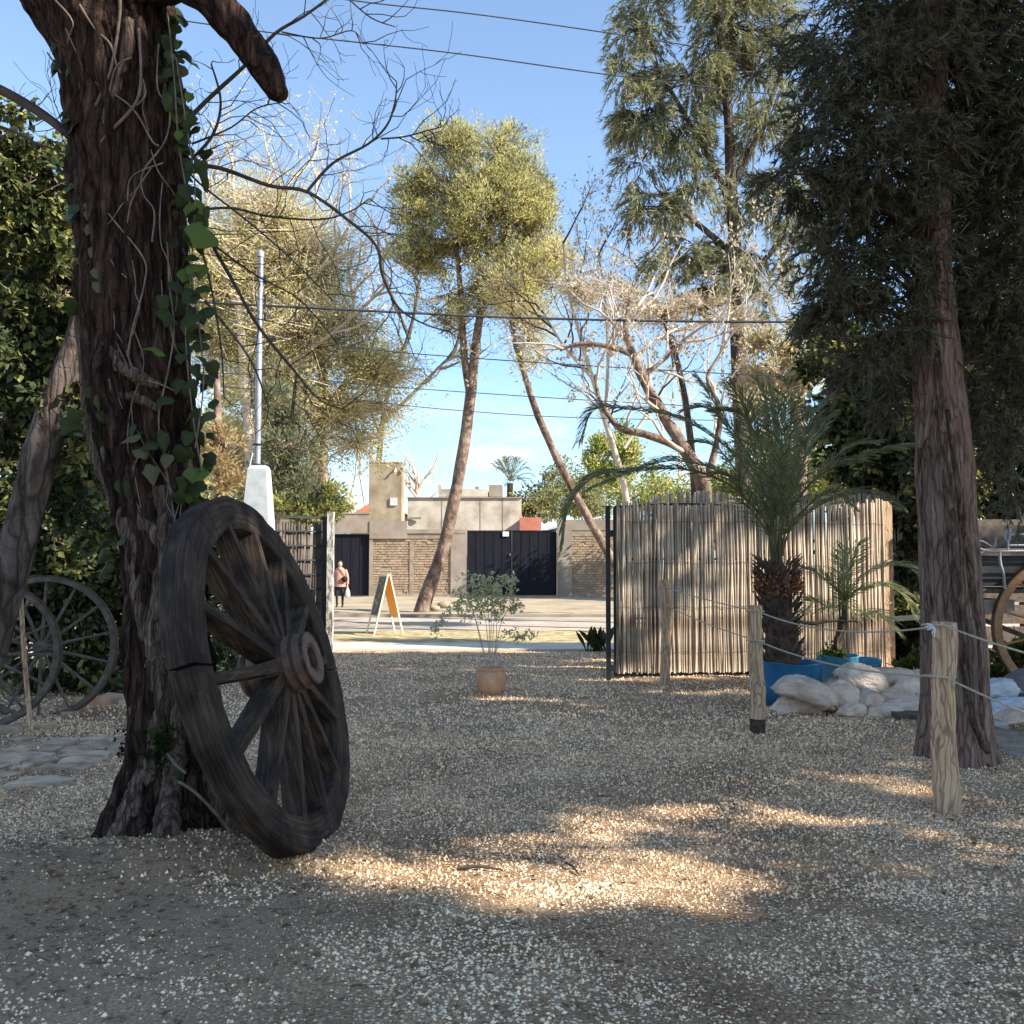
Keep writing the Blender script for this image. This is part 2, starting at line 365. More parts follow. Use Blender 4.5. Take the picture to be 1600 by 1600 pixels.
M['brick'] = surf('brick', [(0.3, (.27, .18, .12)), (0.5, (.36, .26, .18)), (0.75, (.45, .34, .25))], 3, 5, .95, .5, rnd=.14, bdist=.02, fine=20)
M['mortar'] = surf('mortar', [(0.3, (.22, .17, .13)), (0.7, (.34, .28, .22))], 4, 6, .95, .6, bdist=.02, fine=20)
M['orange_roof'] = surf('orange_roof', [(0.3, (.5, .17, .08)), (0.7, (.65, .26, .14))], 3, 4, .8, .2)
M['red_paint'] = surf('red_paint', [(0.3, (.42, .14, .09)), (0.7, (.54, .2, .13))], 3, 4, .8, .1)
M['metal_sheet'] = surf('metal_sheet', [(0.3, (.45, .46, .46)), (0.7, (.6, .6, .6))], 2, 4, .5, .1, (1, 1, 1))
M['asphalt'] = surf('asphalt', [(0.3, (.38, .3, .225)), (0.7, (.52, .43, .34))], 1.2, 8, .95, .3, bdist=.01, fine=60)
M['dirt'] = surf('dirt', [(0.3, (.24, .18, .12)), (0.5, (.38, .30, .2)), (0.75, (.5, .41, .29))], .6, 9, .95, .5, bdist=.03, fine=9)
M['verge'] = surf('verge', [(0.36, (.24, .18, .09)), (0.5, (.42, .325, .17)), (0.66, (.56, .46, .28))], 3.5, 9, .95, .7, bdist=.03, fine=20)
M['pavement'] = surf('pavement', [(0.3, (.5, .43, .33)), (0.7, (.68, .6, .48))], 1.5, 7, .9, .2, bdist=.005, fine=30)
M['flagstone'] = surf('flagstone', [(0.3, (.3, .2, .13)), (0.5, (.5, .36, .24)), (0.75, (.72, .54, .38))], 7, 9, .9, 1.0, rnd=.2, bdist=.02, fine=22)
M['terracotta'] = surf('terracotta', [(0.3, (.54, .28, .15)), (0.7, (.72, .43, .27))], 9, 6, .8, .2, bdist=.004)
M['soil'] = surf('soil', [(0.3, (.02, .014, .01)), (0.7, (.07, .05, .035))], 30, 5, .98, .8, bdist=.02)
M['blue_plastic'] = surf('blue_plastic', [(0.3, (.015, .12, .26)), (0.7, (.03, .2, .38))], 5, 5, .45, .08, spec=.4)
M['blue_light'] = surf('blue_light', [(0.3, (.05, .24, .36)), (0.7, (.1, .34, .46))], 6, 5, .5, .08, spec=.4)
M['sack'] = surf('sack', [(0.3, (.56, .4, .29)), (0.5, (.82, .62, .47)), (0.75, (1.0, .8, .63))], 5, 9, .7, 1.0, (1, 2.2, 2.2), rnd=.16, bdist=.05, fine=9, spec=.3)
M['sack_white'] = surf('sack_white', [(0.3, (.45, .46, .48)), (0.6, (.66, .67, .7)), (0.75, (.8, .8, .82))], 7, 9, .5, 1.0, (1, 2, 2), rnd=.08, bdist=.05, fine=9, spec=.4)
M['sack_dark'] = surf('sack_dark', [(0.3, (.12, .1, .1)), (0.7, (.22, .19, .18))], 9, 8, .7, .6, bdist=.012, fine=22)
M['cream_wood'] = surf('cream_wood', [(0.3, (.6, .5, .33)), (0.7, (.72, .62, .44))], 8, 4, .7, .2, (1, 1, .3))
M['chalkboard'] = surf('chalkboard', [(0.35, (.08, .062, .045)), (0.55, (.14, .11, .08)), (0.64, (.5, .42, .33))], 9, 8, .8, 0)
M['orange_board'] = leafmat('orange_board', (.66, .38, .09), (.66, .38, .09), .55)
M['skin'] = surf('skin', [(0.3, (.5, .3, .22)), (0.7, (.6, .38, .28))], 5, 2, .6, 0)
M['hair'] = surf('hair', [(0.3, (.06, .035, .02)), (0.7, (.12, .07, .045))], 60, 3, .6, .3)
M['coat'] = surf('coat', [(0.3, (.42, .2, .15)), (0.7, (.55, .3, .22))], 9, 5, .95, .4, bdist=.01)
M['black_cloth'] = surf('black_cloth', [(0.3, (.012, .012, .014)), (0.7, (.03, .03, .035))], 9, 4, .9, .2)
M['white_bag'] = surf('white_bag', [(0.3, (.6, .58, .5)), (0.7, (.75, .73, .66))], 9, 4, .8, .3)
M['cable'] = surf('cable', [(0.3, (.03, .03, .035)), (0.7, (.06, .06, .065))], 9, 2, .6, 0)
M['sign_white'] = surf('sign_white', [(0.3, (.75, .7, .6)), (0.7, (.82, .78, .68))], 9, 2, .6, 0)
M['petal'] = surf('petal', [(0.3, (.9, .62, .38)), (0.7, (1.0, .8, .54))], 40, 2, .85, 0, rnd=.3)
M['pebble'] = surf('pebble', [(0.3, (.33, .2, .11)), (0.5, (.78, .51, .3)), (0.75, (1.0, .74, .47))], 25, 3, .9, 0, rnd=.6)
M['litter'] = leafmat('litter', (.16, .1, .05), (.38, .27, .14), .15)
M['inner_fibre'] = surf('inner_fibre', [(0.3, (.045, .03, .02)), (0.7, (.15, .1, .07))], 18, 5, .95, .6, bdist=.01)
M['dates'] = leafmat('dates', (.25, .08, .03), (.42, .16, .07), .1)

# gravel yard: dirt with embedded pale chips, patchy
def gravel_material():
    m, nt, b = newmat('gravel'); N = nt.nodes; Lk = nt.links
    tc = N.new('ShaderNodeTexCoord')
    def noi(scale, det, ro=.6):
        n = N.new('ShaderNodeTexNoise'); n.inputs['Scale'].default_value = scale; n.inputs['Detail'].default_value = det
        n.inputs['Roughness'].default_value = ro; Lk.new(tc.outputs['Object'], n.inputs['Vector']); return n
    n1 = noi(1.1, 7); n2 = noi(72, 6, .75); n3 = noi(.5, 3)
    base = ramp(nt, [(0.32, (.24, .14, .075)), (0.5, (.38, .24, .135)), (0.7, (.56, .38, .22))]); Lk.new(n1.outputs[0], base.inputs[0])
    fine = ramp(nt, [(0.36, (.3, .3, .3)), (0.64, (1.6, 1.6, 1.6))]); Lk.new(n2.outputs[0], fine.inputs[0])
    mul = N.new('ShaderNodeMixRGB'); mul.blend_type = 'MULTIPLY'; mul.inputs[0].default_value = 1
    Lk.new(base.outputs[0], mul.inputs[1]); Lk.new(fine.outputs[0], mul.inputs[2])
    vo = N.new('ShaderNodeTexVoronoi'); vo.inputs['Scale'].default_value = 42; vo.inputs['Randomness'].default_value = 1
    Lk.new(tc.outputs['Object'], vo.inputs['Vector'])
    sp = ramp(nt, [(0.26, (1, 1, 1)), (0.4, (0, 0, 0))]); Lk.new(vo.outputs['Distance'], sp.inputs[0])
    sel = N.new('ShaderNodeSeparateColor'); Lk.new(vo.outputs['Color'], sel.inputs[0])
    th = ramp(nt, [(0.3, (0, 0, 0)), (0.4, (1, 1, 1))]); Lk.new(sel.outputs[0], th.inputs[0])
    a = N.new('ShaderNodeMath'); a.operation = 'MULTIPLY'; Lk.new(sp.outputs[0], a.inputs[0]); Lk.new(th.outputs[0], a.inputs[1])
    pa = ramp(nt, [(0.35, (.25, .25, .25)), (0.55, (1, 1, 1))]); Lk.new(n3.outputs[0], pa.inputs[0])
    a2 = N.new('ShaderNodeMath'); a2.operation = 'MULTIPLY'; Lk.new(a.outputs[0], a2.inputs[0]); Lk.new(pa.outputs[0], a2.inputs[1])
    ds = N.new('ShaderNodeVectorMath'); ds.operation = 'DISTANCE'; ds.inputs[1].default_value = (-2.6, 3.9, 0); Lk.new(tc.outputs['Object'], ds.inputs[0])
    dn = N.new('ShaderNodeMath'); dn.operation = 'MULTIPLY_ADD'; dn.inputs[1].default_value = 1.6; Lk.new(n1.outputs[0], dn.inputs[0]); Lk.new(ds.outputs['Value'], dn.inputs[2])
    dr = N.new('ShaderNodeMapRange'); dr.inputs['From Min'].default_value = 2.0; dr.inputs['From Max'].default_value = 3.1; Lk.new(dn.outputs[0], dr.inputs[0])
    soil = ramp(nt, [(0.3, (.22, .14, .085)), (0.7, (.5, .34, .215))]); Lk.new(n2.outputs[0], soil.inputs[0])
    dm = N.new('ShaderNodeMixRGB'); Lk.new(dr.outputs[0], dm.inputs[0]); Lk.new(soil.outputs[0], dm.inputs[1]); Lk.new(mul.outputs[0], dm.inputs[2]); mul = dm
    a3 = N.new('ShaderNodeMath'); a3.operation = 'MULTIPLY'; Lk.new(a2.outputs[0], a3.inputs[0]); Lk.new(dr.outputs[0], a3.inputs[1]); a2 = a3
    mx = N.new('ShaderNodeMixRGB'); Lk.new(a2.outputs[0], mx.inputs[0]); Lk.new(mul.outputs[0], mx.inputs[1]); mx.inputs[2].default_value = (1.0, .80, .6, 1)
    Lk.new(mx.outputs[0], b.inputs['Base Color'])
    b.inputs['Roughness'].default_value = .95; b.inputs['Specular IOR Level'].default_value = .12
    sm = N.new('ShaderNodeMath'); sm.operation = 'ADD'; Lk.new(n2.outputs[0], sm.inputs[0]); Lk.new(a.outputs[0], sm.inputs[1])
    bp = N.new('ShaderNodeBump'); bp.inputs['Strength'].default_value = .7; bp.inputs['Distance'].default_value = .012
    Lk.new(sm.outputs[0], bp.inputs['Height']); Lk.new(bp.outputs[0], b.inputs['Normal'])
    return m
M['gravel'] = gravel_material()

# ------------------------------------------------------------------ ground
def gz(x, y):
    """height of the yard"""
    x = np.asarray(x, float); y = np.asarray(y, float)
    h = .012 * np.sin(x * 2.1 + y * .7) + .010 * np.sin(y * 3.3 - x * 1.3) + .006 * np.sin(x * 7.1 + 1.7 * np.sin(y * 4))
    h += .085 * np.exp(-(((x + 1.75) / .75) ** 2 + ((y - 5.1) / .55) ** 2))
    h += .13 * np.exp(-(((x + 2.5) / .95) ** 2 + ((y - 4.45 - .35 * (x + 2.5)) / .38) ** 2)) * (1 + .25 * np.sin(x * 9 + y * 5) * np.sin(y * 11))
    h += .05 * np.exp(-(((x - 3.1) / .5) ** 2 + ((y - 7.2) / .5) ** 2))
    fade = np.clip((16.8 - y) / 1.5, 0, 1)
    return (h + .012) * fade + .0
xs = np.arange(-14, 14.01, .1); ys = np.arange(-5, 17.21, .1)
X, Yg = np.meshgrid(xs, ys); Z = gz(X, Yg)
nx, ny = len(xs), len(ys)
idx = np.arange(nx * ny).reshape(ny, nx)
F = np.stack([idx[:-1, :-1], idx[:-1, 1:], idx[1:, 1:], idx[1:, :-1]], -1).reshape(-1, 4)
struct(MB().add(np.stack([X, Yg, Z], -1).reshape(-1, 3), F, 0, True), 'gravel_yard', M['gravel'])

def sheet(name, x0, x1, y0, y1, z, mat, step=None, amp=0.0):
    if step is None: return struct(MB().add([(x0, y0, z), (x1, y0, z), (x1, y1, z), (x0, y1, z)], [[0, 1, 2, 3]]), name, mat)
    xs = np.linspace(x0, x1, max(2, int((x1 - x0) / step))); ys = np.linspace(y0, y1, max(2, int((y1 - y0) / step)))
    X, Y = np.meshgrid(xs, ys); Z = z + amp * (np.sin(X * 1.3 + Y) * np.sin(Y * 1.9) + .5 * np.sin(X * 3.1 + 2 * np.sin(Y * 2.2)))
    Z[0] = z; Z[-1] = z; idx = np.arange(X.size).reshape(X.shape)
    F = np.stack([idx[:-1, :-1], idx[:-1, 1:], idx[1:, 1:], idx[1:, :-1]], -1).reshape(-1, 4)
    return struct(MB().add(np.stack([X, Y, Z], -1).reshape(-1, 3), F, 0, True), name, mat)
sheet('ground', -300, 300, -300, 400, -.12, M['dirt'])
struct(MB().box(-30, 30, 17.2, 18.7, -.1, .03), 'pavement', M['pavement'])
sheet('verge', -30, 30, 18.7, 22.6, .0, M['verge'], .25, .02)
sheet('road', -60, 60, 22.6, 29.2, -.03, M['asphalt'])
sheet('dirt_bank', -60, 60, 29.2, 60, .0, M['dirt'], .5, .03)
struct(MB().box(-60, 60, 29.0, 29.2, -.1, .06), 'kerb', M['concrete'])

# loose stones and fallen petals, real geometry
def stones(n, y0, y1, smin, smax, keep, flat=.45, xl=None):
    # sampled so that density per square metre is even inside the seen wedge
    y = np.sqrt(rng.uniform(y0 ** 2, y1 ** 2, n)); x = rng.uniform(-.6, .6, n) * (y + .8)
    k = keep(x, y); x, y = x[k], y[k]; n = len(x)
    z = gz(x, y); s = rng.uniform(smin, smax, n) * (.8 + .4 * rng.random(n))
    a = rng.uniform(0, 2 * math.pi, n); tp = np.array([(1, 0, 0), (.1, .7, 0), (-.8, .15, .1), (-.1, -.75, 0), (.05, .0, 1)])
    V = np.zeros((n, 5, 3))
    jit = rng.uniform(.75, 1.25, (n, 5))
    for i, (u, v, w) in enumerate(tp):
        V[:, i, 0] = x + s * .5 * jit[:, i] * (u * np.cos(a) - v * np.sin(a)); V[:, i, 1] = y + s * .5 * jit[:, i] * (u * np.sin(a) + v * np.cos(a))
        V[:, i, 2] = z - .001 + s * flat * w * jit[:, i]
    F = (np.array([[0, 1, 4], [1, 2, 4], [2, 3, 4], [3, 0, 4]])[None] + (np.arange(n) * 5)[:, None, None]).reshape(-1, 3)
    return V.reshape(-1, 3), F
def patchy(lo, seed, sc=1.4):
    def k(x, y):
        v = np.sin(x * sc * 1.7 + seed + 1.3 * np.sin(y * sc)) + np.sin(y * sc * 2.3 + seed * 2 + np.sin(x * sc * 1.9)) + .8 * np.sin((x + y) * sc * 3.7 + seed)
        w = 1 / (1 + np.exp(-(v - lo) * 2.2))
        onroot = np.exp(-(((x + 2.2) / 1.25) ** 2 + ((y - 4.1) / .95) ** 2))
        onflag = (x < -3.15) & (y > 5.8) & (y < 8.5) & (rng.random(len(x)) < .8)
        return (rng.random(len(x)) < w * (1 - .93 * onroot)) & ~onflag
    return k
o = MB().add(*stones(30000, 2.2, 4.6, .009, .024, patchy(.3, 1.0, 2.2), .35)).add(*stones(60000, 4.3, 9.5, .009, .02, patchy(-.1, 1.0))).add(*stones(46000, 8, 17, .016, .03, patchy(-.8, 1.0), .6)).build('fallen_petals', M['petal']); o['kind'] = 'stuff'
o = MB().add(*stones(22000, 2.2, 4.6, .006, .014, patchy(-.2, 4.0, 2.0), .5)).add(*stones(260, 2.6, 10, .025, .045, patchy(-3, 2.0), .45)).add(*stones(66000, 4.4, 9, .01, .024, patchy(-1.5, 4.0), .6)).add(*stones(38000, 8, 17, .02, .038, patchy(-1.5, 4.0), .6)).build('loose_gravel', M['pebble']); o['kind'] = 'stuff'
# leaf litter, thickest in the old tree's lap and along the hedge
n = 5200
yy = rng.uniform(2.3, 16, n); xx = rng.uniform(-.6, .6, n) * (yy + .6)
n2 = 1500
xx = np.concatenate([xx, rng.normal(-1.9, .9, n2), rng.uniform(-6.5, -3.0, 1600), rng.uniform(1.2, 6, 900)]); yy = np.concatenate([yy, rng.normal(4.6, .55, n2), rng.uniform(8.4, 11, 1600), rng.uniform(9.8, 12.5, 900)])
C = np.stack([xx, yy, gz(xx, yy) + .004], 1); n = len(C)
D = rng.normal(size=(n, 3)) * [1, 1, .15]; Nn = rng.normal(size=(n, 3)) * .35 + [0, 0, 1]
o = MB().leaves(C, D, Nn, rng.uniform(.02, .055, n), rng.uniform(.012, .028, n), 'rhomb').build('leaf_litter', M['litter']); o['kind'] = 'stuff'
m = MB(); Sg = []
for _ in range(420):
    yq = random.uniform(2.4, 13); xq = random.uniform(-.6, .6) * (yq + .6); a_ = random.uniform(0, 6.28); l_ = random.uniform(.03, .13); zq = float(gz(xq, yq)) + .008
    Sg.append(((xq, yq, zq), (xq + l_ * math.cos(a_), yq + l_ * math.sin(a_), zq + random.uniform(0, .012)), random.uniform(.0012, .003), .001))
segmesh(m, [(Vector(a), Vector(b), r, q) for a, b, r, q in Sg], 0, .05) if 'segmesh' in globals() else m.segs([a for a, b, r, q in Sg], [b for a, b, r, q in Sg], [r for a, b, r, q in Sg], [q for a, b, r, q in Sg], 4)
m.build('twig_litter', M['twig_dark'])['kind'] = 'stuff'
# fallen sticks
for (a, b, r, lab) in ((G(714, 1363), G(786, 1366), .008, 'dark fallen stick lying across the sunlit gravel'), (G(884, 1355), G(906, 1374), .006, 'short dark twig lying on the gravel right of the fallen stick')):
    m1 = MB(); m = (a + b) / 2; m.y += .02
    m1.tube([a + Vector((0, 0, .02)), m + Vector((0, 0, .03)), b + Vector((0, 0, .02))], [r, r * 1.2, r * .6], 5)
    tag(m1.build('fallen_stick', M['twig_dark']), lab, 'stick')

# flagstone path at the left
def flagpath():
    par = thing('flagstone_path', (-3.6, 7, 0), 'path of irregular grey flagstones running out of the frame at left', 'path')
    par['kind'] = 'structure'
    rows = np.linspace(5.95, 8.5, 12)
    for i in range(len(rows) - 1):
        x = -5.6 + rng.uniform(0, .3)
        edge = -3.0 - .5 * (8.5 - rows[i]) * .45 + rng.uniform(-.25, .25)
        while x < edge:
            w = rng.uniform(.16, .5); y0, y1 = rows[i] + rng.uniform(.0, .03), rows[i + 1] - rng.uniform(.01, .04)
            n = 7; pts = []
            for k, (u, v) in enumerate([(0, 0), (.5, -.04), (1, 0), (1.02, .5), (1, 1), (.5, 1.03), (0, 1), (-.02, .5)]):
                pts.append((x + .03 + u * (w - .07) + rng.uniform(-.045, .045), y0 + v * (y1 - y0 - .02) + rng.uniform(-.04, .04)))
            zb = .012 + rng.uniform(0, .018); V = [(px, py, -.02) for px, py in pts] + [(px, py, zb + rng.uniform(-.006, .006)) for px, py in pts]
            cx, cy = np.mean(pts, 0); V.append((cx, cy, zb + .006)); n = 8
            m = MB().add(V, [[k, (k + 1) % n, n + (k + 1) % n, n + k] for k in range(n)]).add(V, [[n + k, n + (k + 1) % n, 2 * n] for k in range(n)])
            part(m, 'flagstone', M['flagstone'], par); x += w
flagpath()

# ------------------------------------------------------------------ vegetation tools
def blob_sample(blobs, n, hollow=.45, clump=9, csz=.15):
    w = np.array([b[2] * b[3] * (b[6] if len(b) > 6 else 1) for b in blobs], float); w /= w.sum()
    ch = rng.choice(len(blobs), n, p=w)
    c = np.array([tuple(P(b[0], b[1], b[4])) for b in blobs]); r = np.array([(b[2] * b[4] / FPX, b[5], b[3] * b[4] / FPX) for b in blobs])
    d = rng.normal(size=(n, 3)); d /= np.linalg.norm(d, axis=1)[:, None]
    rr = rng.random(n) ** (1 / 3) ; rr = hollow + (1 - hollow) * rr if hollow else rr
    rr *= rng.uniform(.82, 1.12, n)
    C = c[ch] + d * r[ch] * rr[:, None]
    if clump > 1 and n > 40:
        # leaves gather in boughs: pull every point towards one of fewer bough centres, leaving gaps between
        m = max(8, n // clump); pick = rng.integers(0, m, n); C0 = C[:m][pick]; ch = ch[:m][pick]; d0 = d[:m][pick]
        s_ = (r[ch].mean(axis=1) * csz)[:, None]; g = rng.normal(size=(n, 3)); C = C0 + g * s_ * [1, 1, .7]
        d = d0 + g * .5; d /= np.linalg.norm(d, axis=1)[:, None]
    return C, ch, c[ch], d
def wblob_sample(bl, n, hollow=.3):
    """blobs in metres: (x, y, z, rx, ry, rz)"""
    w = np.array([b[3] * b[4] * b[5] for b in bl]) ** .75; w /= w.sum(); ch = rng.choice(len(bl), n, p=w)
    c = np.array([b[:3] for b in bl], float); r = np.array([b[3:6] for b in bl], float)
    d = rng.normal(size=(n, 3)); d /= np.linalg.norm(d, axis=1)[:, None]
    rr = (hollow + (1 - hollow) * rng.random(n) ** .5) * rng.uniform(.85, 1.15, n)
    return c[ch] + d * r[ch] * rr[:, None], ch, c[ch], d
def tufts(mb, C, per, spread, L, W, kind='rhomb', out=None, bias=(0, 0, .3), mat=0, flat=1.0):
    n = len(C); o = rng.normal(size=(n, per, 3)); o /= np.linalg.norm(o, axis=2)[:, :, None]
    o *= rng.random((n, per, 1)) ** .5; o[:, :, 2] *= flat
    pos = C[:, None] + o * spread
    D = o + rng.normal(size=o.shape) * .35 + np.array(bias)
    if out is not None: D += out[:, None] * .5
    N = rng.normal(size=o.shape) + [0, 0, .6]
    k = n * per
    mb.leaves(pos.reshape(-1, 3), D.reshape(-1, 3), N.reshape(-1, 3), rng.uniform(.7, 1.3, k) * L, rng.uniform(.7, 1.3, k) * W, kind, mat)
def sprays(mb, O, A, length, nl, L, W, droop=.3, mat=0, sides=.8, kind='tri'):
    """feathery sprays: leaves set along an axis"""
    n = len(O); A = A / (np.linalg.norm(A, axis=1)[:, None] + 1e-9)
    t = rng.random((n, nl, 1)); ln = (length * rng.uniform(.6, 1.3, n))[:, None, None]
    pos = O[:, None] + A[:, None] * ln * t; pos[:, :, 2] -= (droop * ln[:, :, 0] * t[:, :, 0] ** 2)
    D = A[:, None] + rng.normal(size=pos.shape) * sides * .6; D[:, :, 2] -= droop * 1.2 * t[:, :, 0]
    N = rng.normal(size=pos.shape)
    k = n * nl
    mb.leaves(pos.reshape(-1, 3), D.reshape(-1, 3), N.reshape(-1, 3), rng.uniform(.6, 1.3, k) * L, rng.uniform(.7, 1.3, k) * W, kind, mat)
def bez(a, b, sag=(0, 0, 0), n=6, wob=.05):
    a, b = Vector(a), Vector(b); m = (a + b) / 2 + Vector(sag); L = (b - a).length; out = []
    for i in range(n + 1):
        t = i / n; q = a * (1 - t) ** 2 + m * 2 * t * (1 - t) + b * t * t
        if 0 < i < n: q += Vector([random.gauss(0, wob * L / n) for _ in range(3)])
        out.append(q)
    return out
def grow(S, p, d, L, r, depth, kids=3, curl=.25, up=.08, spread=.75, shrink=.62, steps=5):
    """recursive bare branching; S collects (a, b, ra, rb)"""
    n = steps; st = L / n; q = p.copy(); d = d.normalized(); rr = r
    for i in range(n):
        d = (d + Vector((random.gauss(0, curl), random.gauss(0, curl), random.gauss(0, curl) + up))).normalized()
        q2 = q + d * st; r2 = r * (1 - .75 * (i + 1) / n); S.append((q, q2, rr, max(r2, .0015)))
        if depth > 0 and i >= 1:
            for _ in range(1 if kids < n else 2):
                if random.random() < kids / (n - 1):
                    o = Vector([random.gauss(0, 1) for _ in range(3)]); o = (o - d * o.dot(d)).normalized()
                    nd = (d + o * spread * random.uniform(.7, 1.4)).normalized()
                    grow(S, q2, nd, L * shrink * random.uniform(.6, 1.15), max(r2 * .75, .002), depth - 1, kids, curl, up, spread, shrink, max(3, steps - 1))
        q, rr = q2, max(r2, .0015)
def segmesh(mb, S, mat=0, thick=.012):
    if not S: return mb
    A = np.array([tuple(s[0]) for s in S]); B = np.array([tuple(s[1]) for s in S]); ra = np.array([s[2] for s in S]); rb = np.array([s[3] for s in S])
    k = ra > thick
    B2 = B + (B - A) * .04
    mb.segs(A[k], B2[k], ra[k], rb[k], 6, mat); mb.segs(A[~k], B2[~k], ra[~k], rb[~k], 3, mat)
    return mb
def pxpath(pts): return [P(*p) for p in pts]
def smooth_path(pts, sub=4):
    """Catmull-Rom through points, returns list of Vectors; pts may carry radii in .w as tuples (v, r)"""
    v = [p[0] for p in pts]; r = [p[1] for p in pts]; out = []; ro = []
    n = len(v)
    for i in range(n - 1):
        p0, p1, p2, p3 = v[max(i-1, 0)], v[i], v[i+1], v[min(i+2, n-1)]
        for k in range(sub):
            t = k / sub
            out.append(.5 * ((2*p1) + (p2-p0)*t + (2*p0-5*p1+4*p2-p3)*t*t + (3*p1-p0-3*p2+p3)*t**3)); ro.append(r[i]*(1-t)+r[i+1]*t)
    out.append(v[-1]); ro.append(r[-1]); return out, ro
def pxtube(mb, spec, Y, sides=8, mat=0, rough=0.0, nscale=3, sub=4):
    """spec: (px, py, radius_px[, Y])"""
    pts = [(P(s[0], s[1], s[3] if len(s) > 3 else Y), s[2] * (s[3] if len(s) > 3 else Y) / FPX) for s in spec]
    v, r = smooth_path(pts, sub); mb.tube(v, r, sides, mat, True, True, rough, nscale); return v

def tree(name, label, cat, Y, trunks, blobs, bark, leaf, n, per, spread, L, W, kind='rhomb', hollow=.35, csz=.15, style='tuft', group=None, twigs=.5, limbs=1, sides=8, droop=.3, bias=(0, 0, .3), flat=1.0, twigmat=None, rough=.12, leaf2=None):
    base = P(trunks[0][0][0], trunks[0][0][1], trunks[0][0][3] if len(trunks[0][0]) > 3 else Y)
    par = thing(name, (base.x, base.y, 0), label, cat, group)
    tm = MB(); paths = []
    for t in trunks: paths.append(pxtube(tm, t, Y, sides, rough=rough))
    part(tm, 'trunk', bark, par)
    C, ch, cc, d = blob_sample([(b[0] + random.uniform(-8, 8), b[1] + random.uniform(-8, 8)) + tuple(b[2:]) for b in blobs], n, hollow, 12, csz)
    allp = [q for p_ in paths for q in p_]
    bm = MB(); S = []
    for bi, b in enumerate(blobs):
        c = P(b[0], b[1], b[4]); cand = [q for q in allp if q.z < c.z + .3] or allp
        q = min(cand, key=lambda q: (q - c).length + .6 * abs(c.z - q.z) * 0)
        for _ in range(limbs):
            path = bez(q, c + Vector([random.gauss(0, .15) * b[5] for _ in range(3)]), (0, 0, .12 * (c - q).length), 6, .25)
            r0 = max(.006, min(.012 * (c - q).length + .012, .09))
            bm.tube(path, [r0 * (1 - .7 * i / 6) for i in range(7)], 5, cap=False)
    k = rng.random(n) < twigs
    A = cc[k]; B = C[k]; mid = (A * .5 + B * .5) + rng.normal(size=A.shape) * .12 * np.linalg.norm(B - A, axis=1)[:, None]
    a2 = A + (mid - A) * rng.uniform(.1, .6, (len(A), 1))
    tr = .006 + .0004 * Y
    bm.segs(a2, mid, tr, tr * .7, 3); bm.segs(mid, B, tr * .7, tr * .4, 3)
    part(bm, 'branchwork', twigmat or bark, par)['kind'] = 'stuff'
    fm = MB()
    def mk(fm, C, d, mat):
        if style == 'tuft': tufts(fm, C, per, spread, L, W, kind, d, bias, mat, flat)
        else: sprays(fm, C, d * [1, 1, .6] + rng.normal(size=d.shape) * .35 + np.array(bias), spread, per, L, W, droop, mat)
    if leaf2 is not None:
        k = rng.random(n) < .3; mk(fm, C[~k], d[~k], 0); mk(fm, C[k], d[k], 1); mats = [leaf, leaf2]
    else: mk(fm, C, d, 0); mats = [leaf]
    part(fm, 'crown', mats, par)
    return par

# ------------------------------------------------------------------ the old gnarled tree
OLD = [(-330,-50,110,5.9),(-200,-20,170,5.8),(-90,5,220,5.6),(0,32,262,5.5),(60,72,262,5.5),(100,92,272,5.5),(200,112,283,5.5),(300,118,284,5.5),(400,128,286,5.5),
       (500,133,290,5.5),(560,140,292,5.5),(620,148,298,5.5),(700,165,303,5.5),(760,182,306,5.47),(850,196,310,5.45),(950,204,318,5.43),
       (1050,208,326,5.4),(1120,209,338,5.4),(1180,208,350,5.4),(1240,196,366,5.38),(1275,182,380,5.36),(1302,166,392,5.35),(1330,150,404,5.35),(1365,130,420,5.35)]
OLD_H = [(r[0], (r[1] + r[2]) / 2, (r[2] - r[1]) / 2, r[3]) for r in OLD]
def old_ring(py):
    for a, b in zip(OLD_H[:-1], OLD_H[1:]):
        if a[0] <= py <= b[0]:
            t = (py - a[0]) / (b[0] - a[0]); return [a[i] * (1 - t) + b[i] * t for i in (1, 2, 3)]
    return OLD_H[-1][1:]
def on_old(px, py, lift=.0):
    cx, hw, Y = old_ring(py); u = max(-1.0, min(1.0, (px - cx) / hw)); r = hw * Y / FPX
    p = P(px, py, Y - math.sqrt(max(0, 1 - u * u)) * r * .95 - lift)
    return p
old = thing('gnarled_tree', (-1.95, 5.35, 0), 'massive old tree with furrowed dark bark and a sawn drooping limb, foreground left', 'tree')
